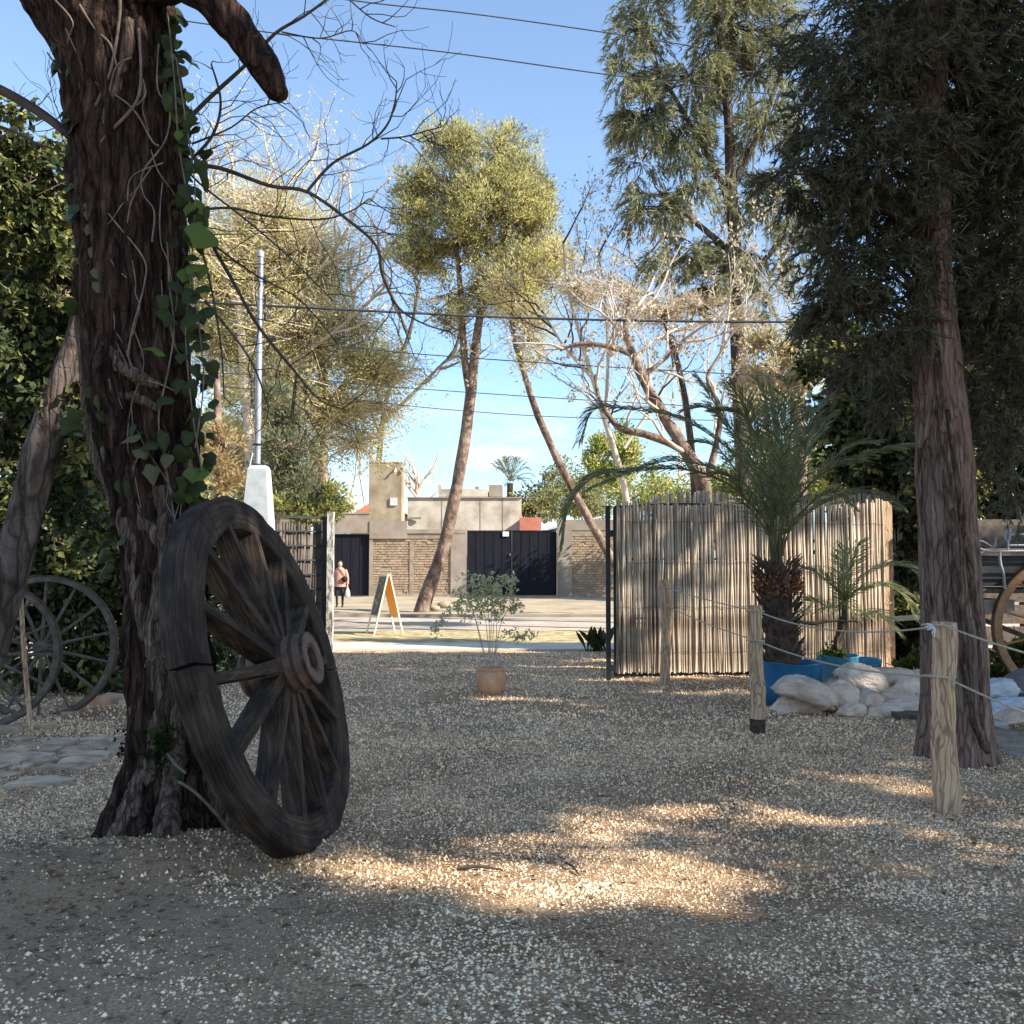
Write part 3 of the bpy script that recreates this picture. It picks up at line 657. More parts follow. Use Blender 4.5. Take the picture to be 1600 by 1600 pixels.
def old_trunk():
    rows, sides = 330, 150; V = np.zeros((rows + 1, sides, 3))
    ys_ = [r[0] for r in OLD_H]
    for i in range(rows + 1):
        py = -330 + (1365 + 330) * i / rows
        cx, hw, Y = old_ring(py); c = P(cx, py, Y); r = hw * Y / FPX; h = c.z
        for k in range(sides):
            a = 2 * math.pi * k / sides
            ca, sa = math.cos(a), math.sin(a)
            w = mnoise.noise(Vector((ca * 1.3, sa * 1.3, h * .9)))
            f1 = abs(math.sin(9 * (a + .35 * math.sin(h * 1.3 + 1) + .5 * w)))
            f2 = mnoise.noise(Vector((ca * 5, sa * 5, h * 2.6)))
            f3 = mnoise.noise(Vector((ca * 14, sa * 14, h * 6)))
            f4 = 1 - abs(mnoise.noise(Vector((ca * 22, sa * 22, h * 4)))) * 2
            flare = max(0, 1 - h / .55)
            lob = math.cos(5 * a + .6) * .16 * flare ** 1.4 + .05 * math.cos(3 * a + h)
            rr = r * (1 + lob * .8) + .022 * (f1 - .7) + .045 * f2 * (.6 + flare) + .026 * f3 + .018 * f4
            V[i, k] = (c.x + rr * ca, c.y + rr * .95 * sa, c.z)
    idx = np.arange((rows + 1) * sides).reshape(rows + 1, sides)
    F = np.stack([idx[:-1], idx[1:], np.roll(idx[1:], -1, 1), np.roll(idx[:-1], -1, 1)], -1).reshape(-1, 4)
    part(MB().add(V.reshape(-1, 3), F, 0, True), 'trunk', M['bark_old'], old)
old_trunk()
m = MB()
pxtube(m, [(150, -60, 75), (225, -45, 55), (290, -30, 32), (330, 0, 28), (362, 34, 27), (388, 69, 26), (411, 103, 24), (425, 126, 21), (435, 146, 17), (438, 155, 9)], 5.3, 40, rough=.22, nscale=12, sub=9)
part(m, 'broken_limb', M['bark_old'], old)
strands = [
    [(130,470,16),(137,560,18),(150,680,17),(178,760,19),(206,830,20),(220,912,21),(240,1000,20),(252,1070,19),(248,1130,18),(235,1200,22),(212,1265,26),(180,1320,26)],
    [(161,505,12),(176,545,13),(196,575,14),(222,592,12),(250,603,8)],
    [(183,560,10),(184,610,11),(215,622,10),(250,640,6)],
    [(176,700,12),(215,800,14),(262,860,15),(292,960,15),(318,1080,16),(330,1180,18),(352,1260,20),(385,1330,18)],
    [(205,900,10),(222,1000,12),(215,1100,13),(222,1180,16),(200,1250,18),(165,1325,18)],
    [(250,760,12),(262,830,15),(250,930,15),(262,1010,12),(280,1100,14),(272,1200,16),(262,1290,20),(250,1350,16)],
    [(290,700,9),(300,780,11),(296,860,12),(310,940,12)],
    [(200,30,12),(196,90,10),(170,170,9),(150,240,8),(138,330,7),(128,420,9)],
]
m = MB()
for s in strands:
    pts = [(on_old(x, y, -.012), r * 5.2 / FPX) for x, y, r in s]; v, r = smooth_path(pts, 14)
    m.tube(v, [q * (.92 + .16 * mnoise.noise(Vector((i * .6, q * 90, 1)))) for i, q in enumerate(r)], 30, rough=.3, nscale=9)
part(m, 'fused_root', M['root_bark'], old)

# wild ivy over the old tree
ivy = thing('climbing_ivy', (-1.7, 5.1, .4), 'ivy with big dark green leaves and pale wiry stems climbing the old tree', 'ivy')
z1 = lambda l: [(x * .344, y * .344) for x, y in l]
vines = [z1([(545,0),(540,100),(500,330),(420,520),(380,700)]), z1([(300,130),(350,240),(440,370),(600,490),(690,640),(720,660)]),
    z1([(630,130),(640,350),(610,480),(480,620),(400,740),(395,830),(350,1000),(400,1200),(440,1440),(480,1560)]), z1([(400,830),(500,980),(650,1170),(655,1290),(600,1500),(580,1620)]),
    z1([(720,200),(715,400),(770,500),(750,640),(650,780),(650,880),(700,960),(690,1100)]), z1([(250,0),(330,100),(310,200),(380,300),(450,390)]),
    z1([(740,740),(600,800),(580,910)]), z1([(480,1450),(560,1560),(620,1700),(740,1750),(800,1780)]), z1([(215,240),(300,360),(370,430),(400,440)]), z1([(360,20),(430,130),(500,200),(530,300)]),
    z1([(760,1100),(770,1300),(790,1500),(760,1700),(720,1900),(750,2100),(800,2400)]), z1([(600,260),(530,300),(500,400),(470,560)]), z1([(620,480),(660,430),(650,360)]), z1([(1,1),(1,2)])]
m = MB()
for i, s in enumerate(vines[:-1]):
    pts = [(on_old(x, y, .012 + .02 * random.random()), (2.6 if i in (0, 2) else 1.5) * random.uniform(.8, 1.2) * 5.2 / FPX) for x, y in s]
    v, r = smooth_path(pts, 5); m.tube(v, r, 5, rough=.2, nscale=30)
for i in range(34):
    y = random.uniform(0, 1150); cx, hw, Y = old_ring(y); x = cx + hw * random.uniform(-.85, .85); s = []; dx = random.uniform(-14, 14)
    for k in range(random.randint(4, 9)):
        cx, hw, Y = old_ring(y)
        if abs(x - cx) > hw * .97: break
        s.append((on_old(x, y, .012 + .02 * random.random()), random.uniform(.7, 1.5) * 5.2 / FPX)); y += random.uniform(18, 34); dx += random.uniform(-12, 12); x += dx
    if len(s) > 2:
        v, r = smooth_path(s, 4); m.tube(v, r, 4)
part(m, 'stem', M['vine'], ivy); m = MB()
# stems hanging clear at the right edge, and the pale runner at the foot
for s in ([(262,20),(272,120),(280,230),(300,330),(318,350)], [(275,90),(292,200),(305,300),(300,420),(312,520),(318,600),(305,700)], [(290,330),(298,430),(290,520),(300,640),(316,740)]):
    v, r = smooth_path([(P(x, y, 5.28), .004) for x, y in s], 5); m.tube(v, r, 5)
part(m, 'hanging_stem', M['vine'], ivy); m = MB()
v, r = smooth_path([(P(280,1222,4.87),.008),(P(305,1238,4.82),.008),(P(335,1268,4.8),.008),(P(358,1296,4.85),.007),(P(378,1308,4.9),.005)], 5); m.tube(v, r, 6)
v, r = smooth_path([(P(262,1178,4.9),.007),(P(275,1195,4.86),.008),(P(290,1208,4.88),.006)], 4); m.tube(v, r, 6)
part(m, 'runner', M['vine'], ivy)
def ivy_leaf_mesh(seed):
    r = random.Random(seed)
    o = [(0,.02),(.24,-.1),(.46,.02),(.50,.24),(.47,.44),(.26,.68),(0,.98),(-.26,.68),(-.47,.44),(-.50,.24),(-.46,.02),(-.24,-.1)]
    wx_ = r.uniform(.75, 1.15); sk = r.uniform(-.25, .25); V = [(x * wx_ * r.uniform(.82, 1.18) + sk * y * y, y * r.uniform(.88, 1.12), -.34 * abs(x) - .22 * y * y * r.uniform(.3, 1.3) + r.uniform(-.05, .05)) for x, y in o] + [(0, .3, .06)]
    n = len(o); m = MB().add(V, [[k, (k + 1) % n, n] for k in range(n)], 0, True); m.tube([(0, 0, 0), (0, -.25, -.05), (0, -.4, -.14)], [.014, .012, .01], 4)
    return m
protos = {}
for key in ('ivy', 'ivy_bright', 'ivy_dusty'):
    protos[key] = []
    for sd in range(9):
        ob = ivy_leaf_mesh(sd).build('leaf', M[key]); protos[key].append(ob.data); bpy.data.objects.remove(ob)
def put_leaf(par, pos, size, key='ivy', face=(.15, -1, .3), tipdown=1.0):
    o = bpy.data.objects.new('leaf', random.choice(protos[key])); COL.objects.link(o); o.parent = par
    n = (Vector(face) + Vector([random.gauss(0, .55) for _ in range(3)])).normalized()
    y = Vector((random.gauss(0, .35), 0, -tipdown)); y = (y - n * y.dot(n)).normalized(); x = y.cross(n)
    from mathutils import Matrix
    mat = Matrix((x, y, n)).transposed().to_4x4(); mat = mat @ Matrix.Scale(size, 4); mat.translation = Vector(pos) - Vector(par.location)
    o.matrix_local = mat; return o
BIG = [(270,25,.1),(272,60,.1),(266,78,.1),(281,84,.09),(278,122,.1),(283,175,.1),(300,180,.12),(308,197,.12),(286,215,.1),(300,255,.1),(313,250,.12),(312,272,.14),(287,288,.12),(291,305,.12),(301,318,.14),(318,325,.13),(311,333,.14),(318,342,.1),
    (290,352,.1),(311,378,.1),(300,398,.12),(291,422,.11),(305,412,.12),(320,446,.14),(272,440,.17),(252,462,.2),(264,488,.18),(284,470,.16),(298,490,.14),(312,485,.13),(319,520,.12),(285,558,.11),(303,570,.13),(312,556,.13),(316,535,.11),(327,565,.12),
    (291,600,.14),(303,640,.15),(331,625,.11),(295,675,.12),(280,592,.12),(214,678,.15),(217,700,.2),(259,676,.13),(262,710,.14),(240,728,.14),(196,748,.17),(163,640,.15),(158,620,.14),(146,590,.14),(286,745,.14),(276,770,.13),(320,735,.13),(291,702,.13),
    (136,315,.09),(140,350,.1),(144,385,.1),(152,418,.1),(156,442,.1),(148,480,.11),(140,330,.09),(135,400,.1),(170,880,.12),(165,860,.12),(244,1138,.1),(278,1200,.09),(190,1060,.1),(296,1110,.1),(300,520,.13),(305,455,.13),(262,620,.1),(205,665,.12),(232,690,.13),(328,480,.1),(300,360,.11),(120,640,.12),(112,655,.12)]
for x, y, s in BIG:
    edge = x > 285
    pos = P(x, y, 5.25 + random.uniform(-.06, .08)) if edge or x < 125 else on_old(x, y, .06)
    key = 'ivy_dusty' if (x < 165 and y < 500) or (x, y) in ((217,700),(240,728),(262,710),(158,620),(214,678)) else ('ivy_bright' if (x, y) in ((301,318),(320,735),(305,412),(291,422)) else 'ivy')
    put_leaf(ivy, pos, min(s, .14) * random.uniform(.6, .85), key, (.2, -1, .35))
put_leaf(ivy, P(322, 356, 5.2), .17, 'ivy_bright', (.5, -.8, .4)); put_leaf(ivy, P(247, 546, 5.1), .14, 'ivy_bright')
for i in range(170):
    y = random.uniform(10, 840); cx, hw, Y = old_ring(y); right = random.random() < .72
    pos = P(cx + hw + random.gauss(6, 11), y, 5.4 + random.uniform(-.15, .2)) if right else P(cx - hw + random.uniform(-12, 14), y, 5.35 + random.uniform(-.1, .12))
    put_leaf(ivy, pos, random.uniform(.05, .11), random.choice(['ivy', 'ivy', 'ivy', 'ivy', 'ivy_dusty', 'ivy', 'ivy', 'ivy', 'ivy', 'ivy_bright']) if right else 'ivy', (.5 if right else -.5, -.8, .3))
moss = MB(); C = np.array([tuple(on_old(random.gauss(238, 20), random.gauss(1165, 16), .03)) for _ in range(160)])
tufts(moss, C, 8, .03, .03, .02); part(moss, 'moss', M['ivy'], ivy).__setitem__('kind', 'stuff')

# ------------------------------------------------------------------ leaning wooden cart wheel
from mathutils import Matrix
WC = Vector((-1.253, 5.207, .955)); WN = Vector((.950, -.106, .2934)).normalized()
WU = (Vector((0, 0, 1)) - WN * WN.z).normalized(); WH = WU.cross(WN).normalized()
wheel = bpy.data.objects.new('wooden_cart_wheel', None); COL.objects.link(wheel)
wheel.matrix_world = Matrix(((WH.x, WN.x, WU.x, WC.x), (WH.y, WN.y, WU.y, WC.y), (WH.z, WN.z, WU.z, WC.z), (0, 0, 0, 1)))
tag(wheel, 'huge weathered wooden wagon wheel leaning against the ivy-covered old tree', 'wheel')
# local frame: x right in the wheel plane, y along the axle (towards the viewer's right), z up
WR, RIMW, RIMT = .975, .185, .13
def felloe(a0, a1, gap=.006, seed=0):
    rr = random.Random(seed); m = MB(); n = 14; V = []
    dz = rr.uniform(-.006, .006)
    for i in range(n + 1):
        a = a0 + gap + (a1 - a0 - 2 * gap) * i / n
        ro = WR + dz + .016 * mnoise.noise(Vector((math.cos(a) * 6, math.sin(a) * 6, 1))); ri = WR - RIMW + .014 * mnoise.noise(Vector((math.cos(a) * 7, math.sin(a) * 7, 5)))
        ch = .009
        sec = [(ri + ch, 0), (ro - ch, 0), (ro, -ch), (ro, -RIMT + ch), (ro - ch, -RIMT), (ri + ch, -RIMT), (ri, -RIMT + ch), (ri, -ch)]
        for r, y in sec: V.append((r * math.cos(a), y + .006 * mnoise.noise(Vector((a * 9, r * 20, 3 + y * 10))), r * math.sin(a)))
    F = [[i*8+k, (i+1)*8+k, (i+1)*8+(k+1)%8, i*8+(k+1)%8] for i in range(n) for k in range(8)]
    m.add(V, F); m.add(V[:8], [[0,1,2,3],[0,3,4,7],[7,4,5,6]]); m.add(V[-8:], [[3,2,1,0],[7,4,3,0],[6,5,4,7]])
    return m
NF = 6
for i in range(NF):
    a0 = R(-7) + 2 * math.pi * i / NF; felloe(a0, a0 + 2 * math.pi / NF, (.003, .003, .012, .004, .003, .005)[i], i).build('felloe', M['rim_wood'], wheel)
NS = 14
for i in range(NS):
    a = R(10) + 2 * math.pi * (i + .5) / NS; ca, sa = math.cos(a), math.sin(a); m = MB(); V = []
    for j, (t, w, d, y) in enumerate([(0.11, .056, .115, .0), (.3, .056, .12, -.012), (.55, .05, .115, -.03), (.84, .052, .105, -.055)]):
        for sx, sy in ((-1, -1), (1, -1), (1, 1), (-1, 1)):
            u = sx * w / 2 + random.uniform(-.002, .002); V.append((t * ca - u * sa, y + sy * d / 2, t * sa + u * ca))
    F = [[j*4+k, j*4+(k+1)%4, (j+1)*4+(k+1)%4, (j+1)*4+k] for j in range(3) for k in range(4)] + [[3,2,1,0],[12,13,14,15]]
    m.add(V, F); m.build('spoke', M['spoke_wood'], wheel)
hub = MB()
def ylathe(mb, prof, sides=36, mat=0, smooth=True):
    V = [(r * math.cos(2*math.pi*k/sides), y, r * math.sin(2*math.pi*k/sides)) for r, y in prof for k in range(sides)]
    F = [[i*sides+k, i*sides+(k+1)%sides, (i+1)*sides+(k+1)%sides, (i+1)*sides+k] for i in range(len(prof)-1) for k in range(sides)]
    return mb.add(V, F, mat, smooth)
ylathe(hub, [(.0,-.19),(.11,-.19),(.12,-.18),(.13,-.07),(.155,-.045),(.155,.045),(.150,.06),(.150,.13),(.142,.14),(.138,.185),(.135,.196),(.128,.2),(.085,.2),(.078,.19),(.075,.15),(.05,.155),(.0,.15)], smooth=False)
hub = hub.build('hub', M['hub_wood'], wheel)
for y0, y1, r in ((-.05, -.02, .160), (.052, .078, .158), (.118, .136, .155), (.176, .196, .1445), (-.165, -.14, .128)):
    ylathe(MB(), [(r - .01, y0), (r, y0), (r, y1), (r - .01, y1)], smooth=False).build('iron_band', M['old_iron'], hub)
ylathe(MB(), [(.078, .12), (.078, .188), (.060, .19), (.055, .17), (.052, .12)], smooth=False).build('axle_bush', M['old_iron'], hub)
for i in range(9):
    a = random.uniform(0, 6.28); m = MB(); r = random.uniform(WR - .12, WR - .04); m.tube([(r * math.cos(a), -.004, r * math.sin(a)), (r * math.cos(a), .007, r * math.sin(a))], .007, 6)
    m.build('nail', M['old_iron'], wheel)

# ------------------------------------------------------------------ slim spoked wheels at the left
def slim_wheel(name, c, normal, Rr, label, group, mat=None, spokes=14, rim=.055, seed=0, roll=0.0, woodhub=True):
    n = Vector(normal).normalized(); u = (Vector((0, 0, 1)) - n * n.z).normalized(); h = u.cross(n)
    e = bpy.data.objects.new(name, None); COL.objects.link(e)
    e.matrix_world = Matrix(((h.x, n.x, u.x, c[0]), (h.y, n.y, u.y, c[1]), (h.z, n.z, u.z, c[2]), (0, 0, 0, 1)))
    tag(e, label, 'wheel', group); mt = mat or M['cart_wood']
    def ring(r0, r1, w0, w1, jag=0):
        V = []; S = 72
        for k in range(S):
            a = 2*math.pi*k/S; j = 1 + (jag * (random.random() - .5))
            for r, y in ((r0, w0), (r1 * j, w0), (r1 * j, w1), (r0, w1)): V.append((r*math.cos(a), y, r*math.sin(a)))
        return MB().add(V, [[k*4+i, ((k+1)%S)*4+i, ((k+1)%S)*4+(i+1)%4, k*4+(i+1)%4] for k in range(S) for i in range(4)])
    ring(Rr - rim - .012, Rr - .014, -.03, .03).build('rim', mt, e)
    ring(Rr - .013, Rr, -.034, .034, .006).build('tyre', M['old_iron'], e)
    for i in range(spokes):
        a = roll + 2*math.pi*(i + .5)/spokes; m = MB()
        m.tube([(.05*math.cos(a), 0.02, .05*math.sin(a)), (.3*math.cos(a), .01, .3*math.sin(a)), ((Rr-rim-.005)*math.cos(a), 0, (Rr-rim-.005)*math.sin(a))], [.019, .017, .013], 6)
        m.build('spoke', mt, e)
    hb = ylathe(MB(), [(.0,-.1),(.05,-.1),(.07,-.03),(.07,.03),(.05,.11),(.035,.115),(.0,.1)], 20).build('hub', mt, e)
    return e
cw = P(66, 1012, 9.8); slim_wheel('spoked_wheel', cw, (.12, -1, .10), .735, 'slim old spoked wheel propped against the dark hedge, the farther and right of the pair', 'slim old spoked wheels by the hedge')
cw = P(-30, 1022, 9.0); slim_wheel('spoked_wheel', cw, (.22, -1, .08), .70, 'slim old spoked wheel cut by the left edge, the nearer of the pair', 'slim old spoked wheels by the hedge', roll=.2)
m = MB(); v, r = smooth_path([(P(30, 890, 8.65), .020), (P(34, 960, 8.65), .021), (P(40, 1050, 8.65), .022), (P(49, 1150, 8.65), .021)], 5); m.tube(v, r, 8, rough=.12, nscale=20)
tag(m.build('wooden_stake', M['post_wood']), 'thin pale wooden stake standing upright in front of the slim wheels', 'stake')
# low edging stones and bricks at the hedge foot
for i, (px, py, s) in enumerate([(145,1103,.17),(180,1100,.16),(108,1118,.09),(70,1140,.1),(12,1150,.14),(205,1104,.13)]):
    g = G(px, py); m = MB(); V = []
    c = g + Vector((0, 0, s * .3)); m.box(c.x - s*.8, c.x + s*.8, c.y - s*.5, c.y + s*.5, -.02, s*.6, 0, s*.14)
    tag(m.build('edging_stone', M['flagstone'] if i else M['terracotta']), ['reddish brick block lying under the right slim wheel', 'grey brick at the hedge foot close to the old tree', 'small stone between the stake and the brick block', 'small stone just right of the wooden stake foot', 'worn stone at the left edge by the flagstones', 'rough stone tucked beside the old tree trunk at hedge foot'][i], 'stone')

# ------------------------------------------------------------------ rope fence
def post(px, base_y, top_y, wpx, label, lean=0, charr=False, topx=None):
    g = G(px, base_y); Y = g.y; top = P(topx if topx else px, top_y, Y); r = wpx * Y / FPX / 2
    par = thing('wooden_post', g, label, 'post', 'split posts of the rope fence')
    n = 26; pts = []; rr = []
    for i in range(n + 1):
        t = i / n; q = g.lerp(top, t); q.z = q.z if i else -.05
        q += Vector((.012 * math.sin(t * 5 + px), 0, 0)); pts.append(q); rr.append(r * (1.0 + .08 * math.sin(t * 4 + px) - .06 * t))
    m = MB(); m.tube(pts, rr, 18, rough=.13, nscale=9, smooth=True); part(m, 'shaft', M['post_wood'], par)
    if charr:
        m = MB(); m.tube([q for q in pts[:4]], [x * 1.04 for x in rr[:4]], 18, rough=.13, nscale=9); part(m, 'charred_foot', M['charred'], par)
    return par, top, r
p1, t1, r1 = post(1479, 1268, 972, 39, 'thick pale debarked post nearest the camera, in front of the dark tree trunk', topx=1474)
p2, t2, r2 = post(1182, 1146, 946, 22, 'weathered post with a charred foot in front of the blue tubs', charr=True, topx=1183)
p3, t3, r3 = post(1041, 1072, 906, 17, 'thin far post standing before the reed screen', topx=1039)
t0 = P(1830, 1090, 4.6); g0 = Vector((t0.x, t0.y, 0))
def rope(pts, sags, label):
    m = MB(); all_ = []
    for (a, b, s) in zip(pts[:-1], pts[1:], sags):
        all_ += [a.lerp(b, i / 14) - Vector((0, 0, s * 4 * (i / 14) * (1 - i / 14))) for i in range(14)]
    all_.append(pts[-1])
    m.tube(all_, .0062, 7, rough=.15, nscale=60)
    for q, rad in zip(pts[:3], (r3, r2, r1)):
        c = Vector((q.x, q.y + rad * 1.0, q.z)); m.tube([c + Vector((math.cos(a) * (rad * 1.1 + .006), math.sin(a) * (rad * 1.1 + .006), .004 * math.sin(a * 2))) for a in [2 * math.pi * k / 20 for k in range(21)]], .0062, 6)
    tag(m.build('rope', M['rope']), label, 'rope', 'ropes of the rope fence')
a3, a2, a1 = P(1039, 917, t3.y - r3), P(1183, 955, t2.y - r2), P(1474, 977, t1.y - r1)
b3, b2, b1 = P(1040, 945, t3.y - r3), P(1183, 1001, t2.y - r2), P(1477, 1058, t1.y - r1)
rope([a3, a2, a1, P(1800, 1066, 4.7)], [.02, .10, .03], 'upper rope tied round the three wooden posts')
rope([b3, b2, b1, P(1800, 1182, 4.7)], [.03, .07, .03], 'lower rope slung between the three wooden posts')
m = MB()
for k in range(9):
    q = a1 + Vector((-.06, -.02, -.02)); d = Vector((random.gauss(-.6, .6), random.gauss(0, .4), random.gauss(-.2, .5))).normalized() * random.uniform(.03, .07)
    m.tube([q, q + d * .6 + Vector((0, 0, .01)), q + d], .005, 4)
tag(m.build('twine_knot', M['twine']), 'knot of pale blue-white twine on the nearest post top', 'twine')

# ------------------------------------------------------------------ gate leaves and reed screens
def reed_row(par, p0, p1, z0, zf, n, wj=.25, thick=None, tilt=.006, mat='reed'):
    """single canes between p0 and p1; zf(t) gives the top height"""
    p0, p1 = Vector(p0), Vector(p1); L = (p1 - p0).length; w = L / n
    protos_ = []
    for s in range(6):
        m = MB(); rr = []; pts = []
        for i in range(11): pts.append((0.5 * w * .5 * math.sin(i * .9 + s * 2), 0, i / 10)); rr.append(w * .5 * (1.0 + .07 * math.sin(i * 2.2 + s)))
        m.tube(pts, rr, 6, smooth=True); ob = m.build('reed', M[mat]); protos_.append(ob.data); bpy.data.objects.remove(ob)
    for i in range(n):
        t = (i + .5) / n; c = p0.lerp(p1, t); h = zf(t) + random.uniform(-.045, .02); b = z0 + random.uniform(-.012, .02)
        o = bpy.data.objects.new('reed', random.choice(protos_)); COL.objects.link(o); o.parent = par
        k = random.uniform(1 - wj, 1 + wj)
        o.location = Vector((c.x, c.y + random.uniform(-.012, .012), b)) - Vector(par.location); o.scale = (k, k, h - b)
        o.rotation_euler = (random.gauss(0, tilt * .5), random.gauss(0, tilt), random.uniform(0, .4) + math.atan2(p1.y - p0.y, p1.x - p0.x))
# right-hand gate leaf
A, B = P(962, 1055, 12.9), P(1186, 1050, 13.1); A.z = B.z = 0
gate = thing('reed_gate', A, 'open gate leaf of upright reeds in a black metal frame with arched top', 'gate', 'gate leaves of the yard')
ztop = P(1000, 785, 12.9).z
reed_row(gate, A + Vector((0, 0, 0)), B, .07, lambda t: ztop + .03 * math.sin(t * 9), 66)
reed_row(gate, A + Vector((.02, .075, 0)), B + Vector((.02, .075, 0)), .1, lambda t: ztop - .04, 58)
Af, Bf = A + Vector((-.0, .05, 0)), B + Vector((0, .05, 0))
m = MB(); m.beam(Af + Vector((0,0,.06)), Bf + Vector((0,0,.06)), .04, .05); part(m, 'bottom_rail', M['black_metal'], gate)
m = MB(); arc = [Af.lerp(Bf, t) + Vector((0, 0, ztop - .06 + .05 * math.sin(math.pi * t))) for t in np.linspace(0, 1, 13)]; m.tube(arc, .012, 6); part(m, 'arched_rail', M['black_metal'], gate)
for t in (0, .5, 1):
    m = MB(); q = Af.lerp(Bf, t); m.beam(q + Vector((0,0,.04)), q + Vector((0,0,ztop - .07 + .04*math.sin(math.pi*t))), .035, .035, up=(0,1,0)); part(m, 'stile', M['black_metal'], gate)
for z in (.8, 1.6):
    m = MB(); m.beam(Af + Vector((0,0,z)), Bf + Vector((0,0,z)), .02, .025); part(m, 'cross_rail', M['black_metal'], gate)
for zz in (.35, .95, 1.55, 2.1):
    m = MB(); m.tube([A.lerp(B, t) + Vector((0, -.028 + .004 * math.sin(t * 120), zz + .01 * math.sin(t * 30))) for t in np.linspace(0, 1, 60)], .0028, 3, cap=False); part(m, 'tie_wire', M['cable'], gate)
gp = P(951, 1058, 12.75); gp.z = 0
gpost = thing('gate_post', gp, 'slim black metal gate post at the left end of the reed gate', 'post')
m = MB(); m.beam(gp + Vector((0,0,-.05)), gp + Vector((0,0,P(951,790,12.75).z)), .06, .06, up=(0,1,0)); part(m, 'shaft', M['black_metal'], gpost)
for z in (.12, 1.9):
    m = MB(); m.box(gp.x + .03, gp.x + .1, gp.y - .02, gp.y + .02, z, z + .08); part(m, 'hinge', M['black_metal'], gpost)
# fixed screen right of it
A, B = P(1189, 1048, 13.3), P(1386, 1038, 13.7); A.z = B.z = 0
scr = thing('reed_screen', A, 'fixed reed screen behind the potted palms, right of the reed gate', 'fence')
zt = P(1300, 785, 13.5).z
reed_row(scr, A, B, .03, lambda t: zt + .05 * math.sin(t * 7 + 1), 58)
reed_row(scr, A + Vector((.02, .1, 0)), B + Vector((.02, .1, 0)), .06, lambda t: zt - .03, 50)
m = MB(); q = B + Vector((.05, .03, 0)); m.beam(q, q + Vector((0, 0, zt + .03)), .13, .09, up=(0, 1, 0)); part(m, 'end_post', M['post_wood'], scr)
for z in (.5, 1.7):
    m = MB(); m.beam(A + Vector((0, .05, z)), B + Vector((0, .05, z)), .05, .06); part(m, 'rail', M['cart_wood'], scr)
for zz in (.3, .9, 1.5, 2.1):
    m = MB(); m.tube([A.lerp(B, t) + Vector((0, -.028 + .004 * math.sin(t * 120), zz + .01 * math.sin(t * 30))) for t in np.linspace(0, 1, 60)], .0028, 3, cap=False); part(m, 'tie_wire', M['cable'], scr)
# taller row of canes behind both
A, B = P(1020, 1030, 15.2), P(1440, 1030, 15.2); A.z = B.z = 0
scr2 = thing('tall_reed_fence', A, 'taller reed fence rising just behind the reed gate and screen', 'fence')
zt2 = P(1250, 772, 15.2).z
reed_row(scr2, A, B, .02, lambda t: zt2 + .06 * math.sin(t * 11), 110, .2)
m = MB(); m.beam(A + Vector((0,.05,1.9)), B + Vector((0,.05,1.9)), .04, .05); part(m, 'rail', M['black_metal'], scr2)
# left-hand gate leaf: black grille with reeds behind, white peeling post
A, B = P(424, 1000, 16.6), P(506, 1000, 17.0); A.z = B.z = 0
lg = thing('grille_gate', A, 'black barred gate leaf backed with reeds, beside the white peeling post', 'gate', 'gate leaves of the yard')
zl = P(470, 806, 16.8).z
for t in (0, 1):
    m = MB(); q = A.lerp(B, t); m.beam(q + Vector((0,0,.05)), q + Vector((0,0,zl)), .09, .05, up=(0,1,0)); part(m, 'stile', M['black_metal'], lg)
for i in range(10):
    z = .1 + (zl - .12) * i / 9; m = MB(); m.beam(A + Vector((.05,0,z)), B + Vector((-.05,0,z)), .03, .045 if i in (0, 9) else .026); part(m, 'bar', M['black_metal'], lg)
reed_row(lg, A + Vector((.05,.06,0)), B + Vector((-.05,.06,0)), .08, lambda t: zl - .12, 20, .35, mat='cart_wood')  # darker wood colour put on these reeds to stand in for shade
q = P(515, 1010, 16.9); q.z = 0; zp = P(515, 800, 16.9).z
m = MB(); n_ = 12
for i in range(n_): m.box(q.x - .055, q.x + .055, q.y - .06, q.y + .06, zp * i / n_ - (.05 if i == 0 else 0), zp * (i + 1) / n_ - .0005, 0, .002)
tag(m.build('gate_post', M['peeling_paint']), 'square post with peeling white paint at the left of the entrance', 'post')

# power pole
pp = P(405, 1000, 15.5)
pole = thing('power_pole', (pp.x, pp.y, 0), 'tapered pale concrete pillar carrying a tall galvanised service pipe', 'pole')
w0, w1 = .24, .145; zt = P(405, 728, 15.5).z; c = Vector((pp.x - .04, pp.y, 0))
m = MB(); V = []
for z, w in ((-.05, .3), (P(405, 820, 15.5).z, .215), (zt - .06, .15), (zt, .12)):
    for sx, sy in ((-1,-1),(1,-1),(1,1),(-1,1)): V.append((c.x + sx * w, c.y + sy * w, z))
m.add(V, [[j*4+k, j*4+(k+1)%4, (j+1)*4+(k+1)%4, (j+1)*4+k] for j in range(3) for k in range(4)] + [[12,13,14,15]]); part(m, 'pillar', M['pale_concrete'], pole)
zk = P(405, 400, 15.5).z; x = P(404, 600, 15.5).x
m = MB(); m.tube([(x, c.y, zt - .02), (x, c.y, zt + (zk - zt) * .6)], .05, 12); m.tube([(x, c.y, zt + (zk - zt) * .6 - .01), (x + .01, c.y, zk)], .042, 12); part(m, 'pipe', M['galvanised'], pole)
m = MB(); m.tube([(x, c.y, zk - .02), (x, c.y, zk + .07), (x + .02, c.y, zk + .1)], [.058, .058, .02], 12); part(m, 'cap', M['galvanised'], pole)
m = MB(); m.tube([(x - .1, c.y - .14, 1.6), (x - .09, c.y - .12, zt), (x - .06, c.y - .07, zt + .2)], .012, 5); part(m, 'conduit', M['pale_concrete'], pole)
